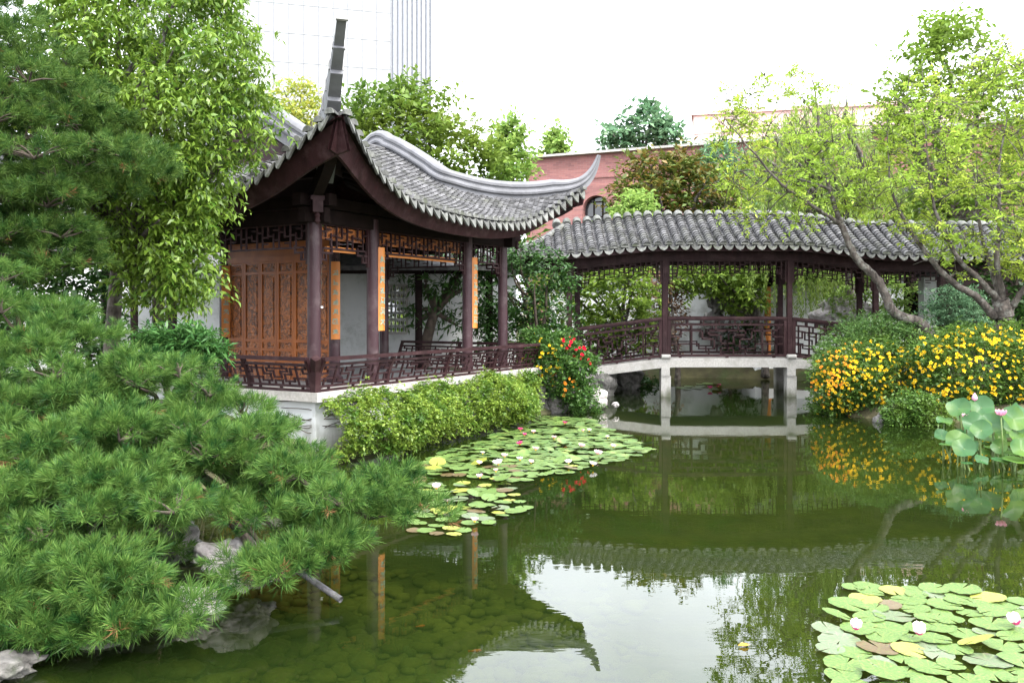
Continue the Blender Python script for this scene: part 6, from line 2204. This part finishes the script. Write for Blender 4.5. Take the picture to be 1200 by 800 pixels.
LOT = leafm('lotus_leaf', (0.022, 0.078, 0.022), (0.042, 0.108, 0.036), 0.32, 0.04, cn=(0.075, 0.14, 0.02), nscale=1.6)
LOTP = petal_mat('lotus_petal', (0.62, 0.24, 0.36), (0.75, 0.42, 0.52))
LOTF = lily_mesh(LOTP, 9, 3, 0.75, 12)
STEM = surf('lotus_stem', (0.06, 0.10, 0.025), (0.10, 0.14, 0.035), 0.6, 8, 0)
def lotus():
    c0 = Wp(1150, 545, 11.6)
    t = thing('lotus_plant', (6.3, 11.9, 0), 'clump of tall lotus with broad blue green leaves and pink blooms in the water', 'lotus')
    r = random.Random(9)
    def zx(x, y): return 1080 + x / 4.71, 450 + y / 4.71
    #      crop x, y, radius m, depth, tilt
    LV = [(205, 130, 0.27, 11.9, 0.75), (330, 125, 0.30, 12.2, 0.8), (300, 222, 0.30, 11.3, 0.85), (385, 215, 0.26, 11.5, 0.9), (235, 352, 0.24, 10.9, 0.8), (110, 280, 0.16, 11.6, 0.7), (125, 203, 0.18, 11.9, 0.35),
          (510, 190, 0.30, 11.3, 0.85), (545, 160, 0.26, 12.0, 0.8), (430, 285, 0.22, 11.6, 1.1), (550, 355, 0.24, 10.8, 0.8), (440, 205, 0.24, 12.3, 0.5), (240, 190, 0.2, 12.4, 0.5), (600, 240, 0.3, 11.5, 0.7), (640, 330, 0.28, 11.0, 0.7),
          (165, 325, 0.14, 11.5, 0.12), (325, 320, 0.18, 11.7, 0.1), (130, 330, 0.13, 11.4, 0.05), (440, 415, 0.2, 10.9, 0.12), (520, 412, 0.27, 10.8, 0.12), (330, 417, 0.15, 10.9, 0.6), (250, 432, 0.12, 10.8, 0.05), (470, 325, 0.2, 11.6, 0.1), (385, 345, 0.16, 11.4, 0.1), (500, 375, 0.2, 11.2, 0.1)]
    LV += [(r.uniform(190, 620), r.uniform(235, 415), r.uniform(0.16, 0.27), r.uniform(10.9, 12.2), r.uniform(0.4, 0.95)) for _ in range(20)]
    for i, (x, y, rad, Y, tl) in enumerate(LV):
        rad *= 0.58
        tl *= 1.15
        u, v = zx(x, y)
        p = Wp(u, v, Y)
        if p.z < 0.03: p.z = 0.03
        N = 26
        V, F = [], []
        az = r.uniform(-0.7, 0.7)
        nrm = Vector((sin(az) * sin(tl), -cos(az) * sin(tl), cos(tl)))
        q = nrm.to_track_quat('Z', 'Y')
        ph = r.uniform(0, 6)
        for ring, k in enumerate((0.0, 0.35, 0.7, 1.0)):
            for m in range(N):
                a = 2 * pi * m / N
                z = rad * (0.22 * k ** 1.6 + 0.17 * k * k * sin(3 * a + ph) + 0.04 * k ** 3 * sin(8 * a + ph)) * (1 if tl > 0.3 else 0.2)
                V.append(p + q @ Vector((rad * k * cos(a) * (1 + 0.05 * sin(5 * a + ph)), rad * k * sin(a), z - rad * 0.1)))
        for ring in range(3):
            for m in range(N):
                F.append((ring * N + m, ring * N + (m + 1) % N, (ring + 1) * N + (m + 1) % N, (ring + 1) * N + m))
        mb = MB()
        mb.add(V, F)
        lf = mb.build('leaf', LOT, t, True)
        mb = MB()
        foot = Vector((p.x + r.uniform(-0.12, 0.12), p.y + r.uniform(-0.1, 0.1), -0.35))
        mb.tube(catmull([foot, foot.lerp(p, 0.6) + Vector((r.uniform(-0.04, 0.04), 0, 0)), p - nrm * rad * 0.1], 4), 0.011, 6)
        mb.build('stalk', STEM, lf, True)
    for (x, y, rad, Y, bud) in ((438, 155, 0.095, 11.0, False), (243, 172, 0.065, 11.4, False), (293, 75, 0.05, 12.3, True)):
        u, v = zx(x, y)
        p = Wp(u, v, Y)
        if bud:
            mb = MB()
            mb.lathe(p - Vector((0, 0, rad)), [(0.01, 0), (rad * 0.7, rad * 0.5), (rad * 0.8, rad), (rad * 0.45, rad * 1.9), (0.004, rad * 2.4)], 10)
            fl = mb.build('bud', LOTP, t, True)
        else:
            fl = bpy.data.objects.new('flower', LOTF)
            fl.location = p - Vector(t.location) - Vector((0, 0, rad * 0.5))
            fl.scale = (rad, rad, rad)
            link(fl, t)
        mb = MB()
        mb.tube([Vector((p.x + 0.05, p.y + 0.05, -0.35)), Vector((p.x + 0.02, p.y, p.z * 0.5)), p - Vector((0, 0, rad * 0.5))], 0.01, 6)
        mb.build('flower_stalk', STEM, t, True)
lotus()

# small orange fish and a floating leaf
FISH = surf('orange_fish', (0.40, 0.07, 0.02), (0.5, 0.12, 0.03), 0.4, 12, 0)
def koi(u, v, L, az, label):
    Y = EYE * FPX / (v - HOR)
    z = -0.05
    Y *= (EYE - z) / EYE
    c = Vector(((u - 600) / FPX * Y, Y, z))
    d = Vector((cos(az), sin(az), 0))
    s = Vector((-sin(az), cos(az), 0))
    t = thing('koi_fish', c, label, 'fish', 'orange fish in the pond')
    mb = MB()
    mb.tube([c + d * (L * x) + s * (0.04 * L * sin(5 * x)) for x in (0.5, 0.42, 0.25, 0.0, -0.25, -0.38)], [0.01 * L, 0.08 * L, 0.13 * L, 0.13 * L, 0.06 * L, 0.03 * L], 10)
    mb.build('body', FISH, t, True)
    for nm, pts in (('tail_fin', [(-0.36, 0), (-0.55, 0.12), (-0.5, 0), (-0.55, -0.12)]), ('side_fin', [(0.2, 0.1), (0.12, 0.24), (0.05, 0.12)]), ('side_fin', [(0.2, -0.1), (0.12, -0.24), (0.05, -0.12)])):
        mb = MB()
        n = len(pts)
        up_ = Vector((0, 0, 0.004))
        Q = [c + d * (L * a) + s * (L * b) for a, b in pts]
        mb.add([q + up_ for q in Q] + [q - up_ for q in Q], [tuple(range(n)), tuple(range(2 * n - 1, n - 1, -1))] + [(k, n + k, n + (k + 1) % n, (k + 1) % n) for k in range(n)])
        mb.build(nm, FISH, t)
koi(493, 733, 0.06, 0.3, 'small orange fish over the cobbles left of the reflected sky')
koi(557, 762, 0.08, 0.1, 'orange fish nearest the edge of the reflected roof')
Yl = EYE * FPX / (758 - HOR)
xl = (871 - 600) / FPX * Yl
V, F = leaf_geo(np.array([[xl - 0.03, Yl, 0.012]]), np.array([[1.0, 0.2, 0.15]]) / 1.03, np.array([[0, 0, 1.0]]), np.array([0.075]), np.array([0.055]))
lf = np_mesh('fallen_leaf', V, [F], FM['orange'])
tag(lf, 'single fallen orange leaf floating on the reflected sky', 'leaf')
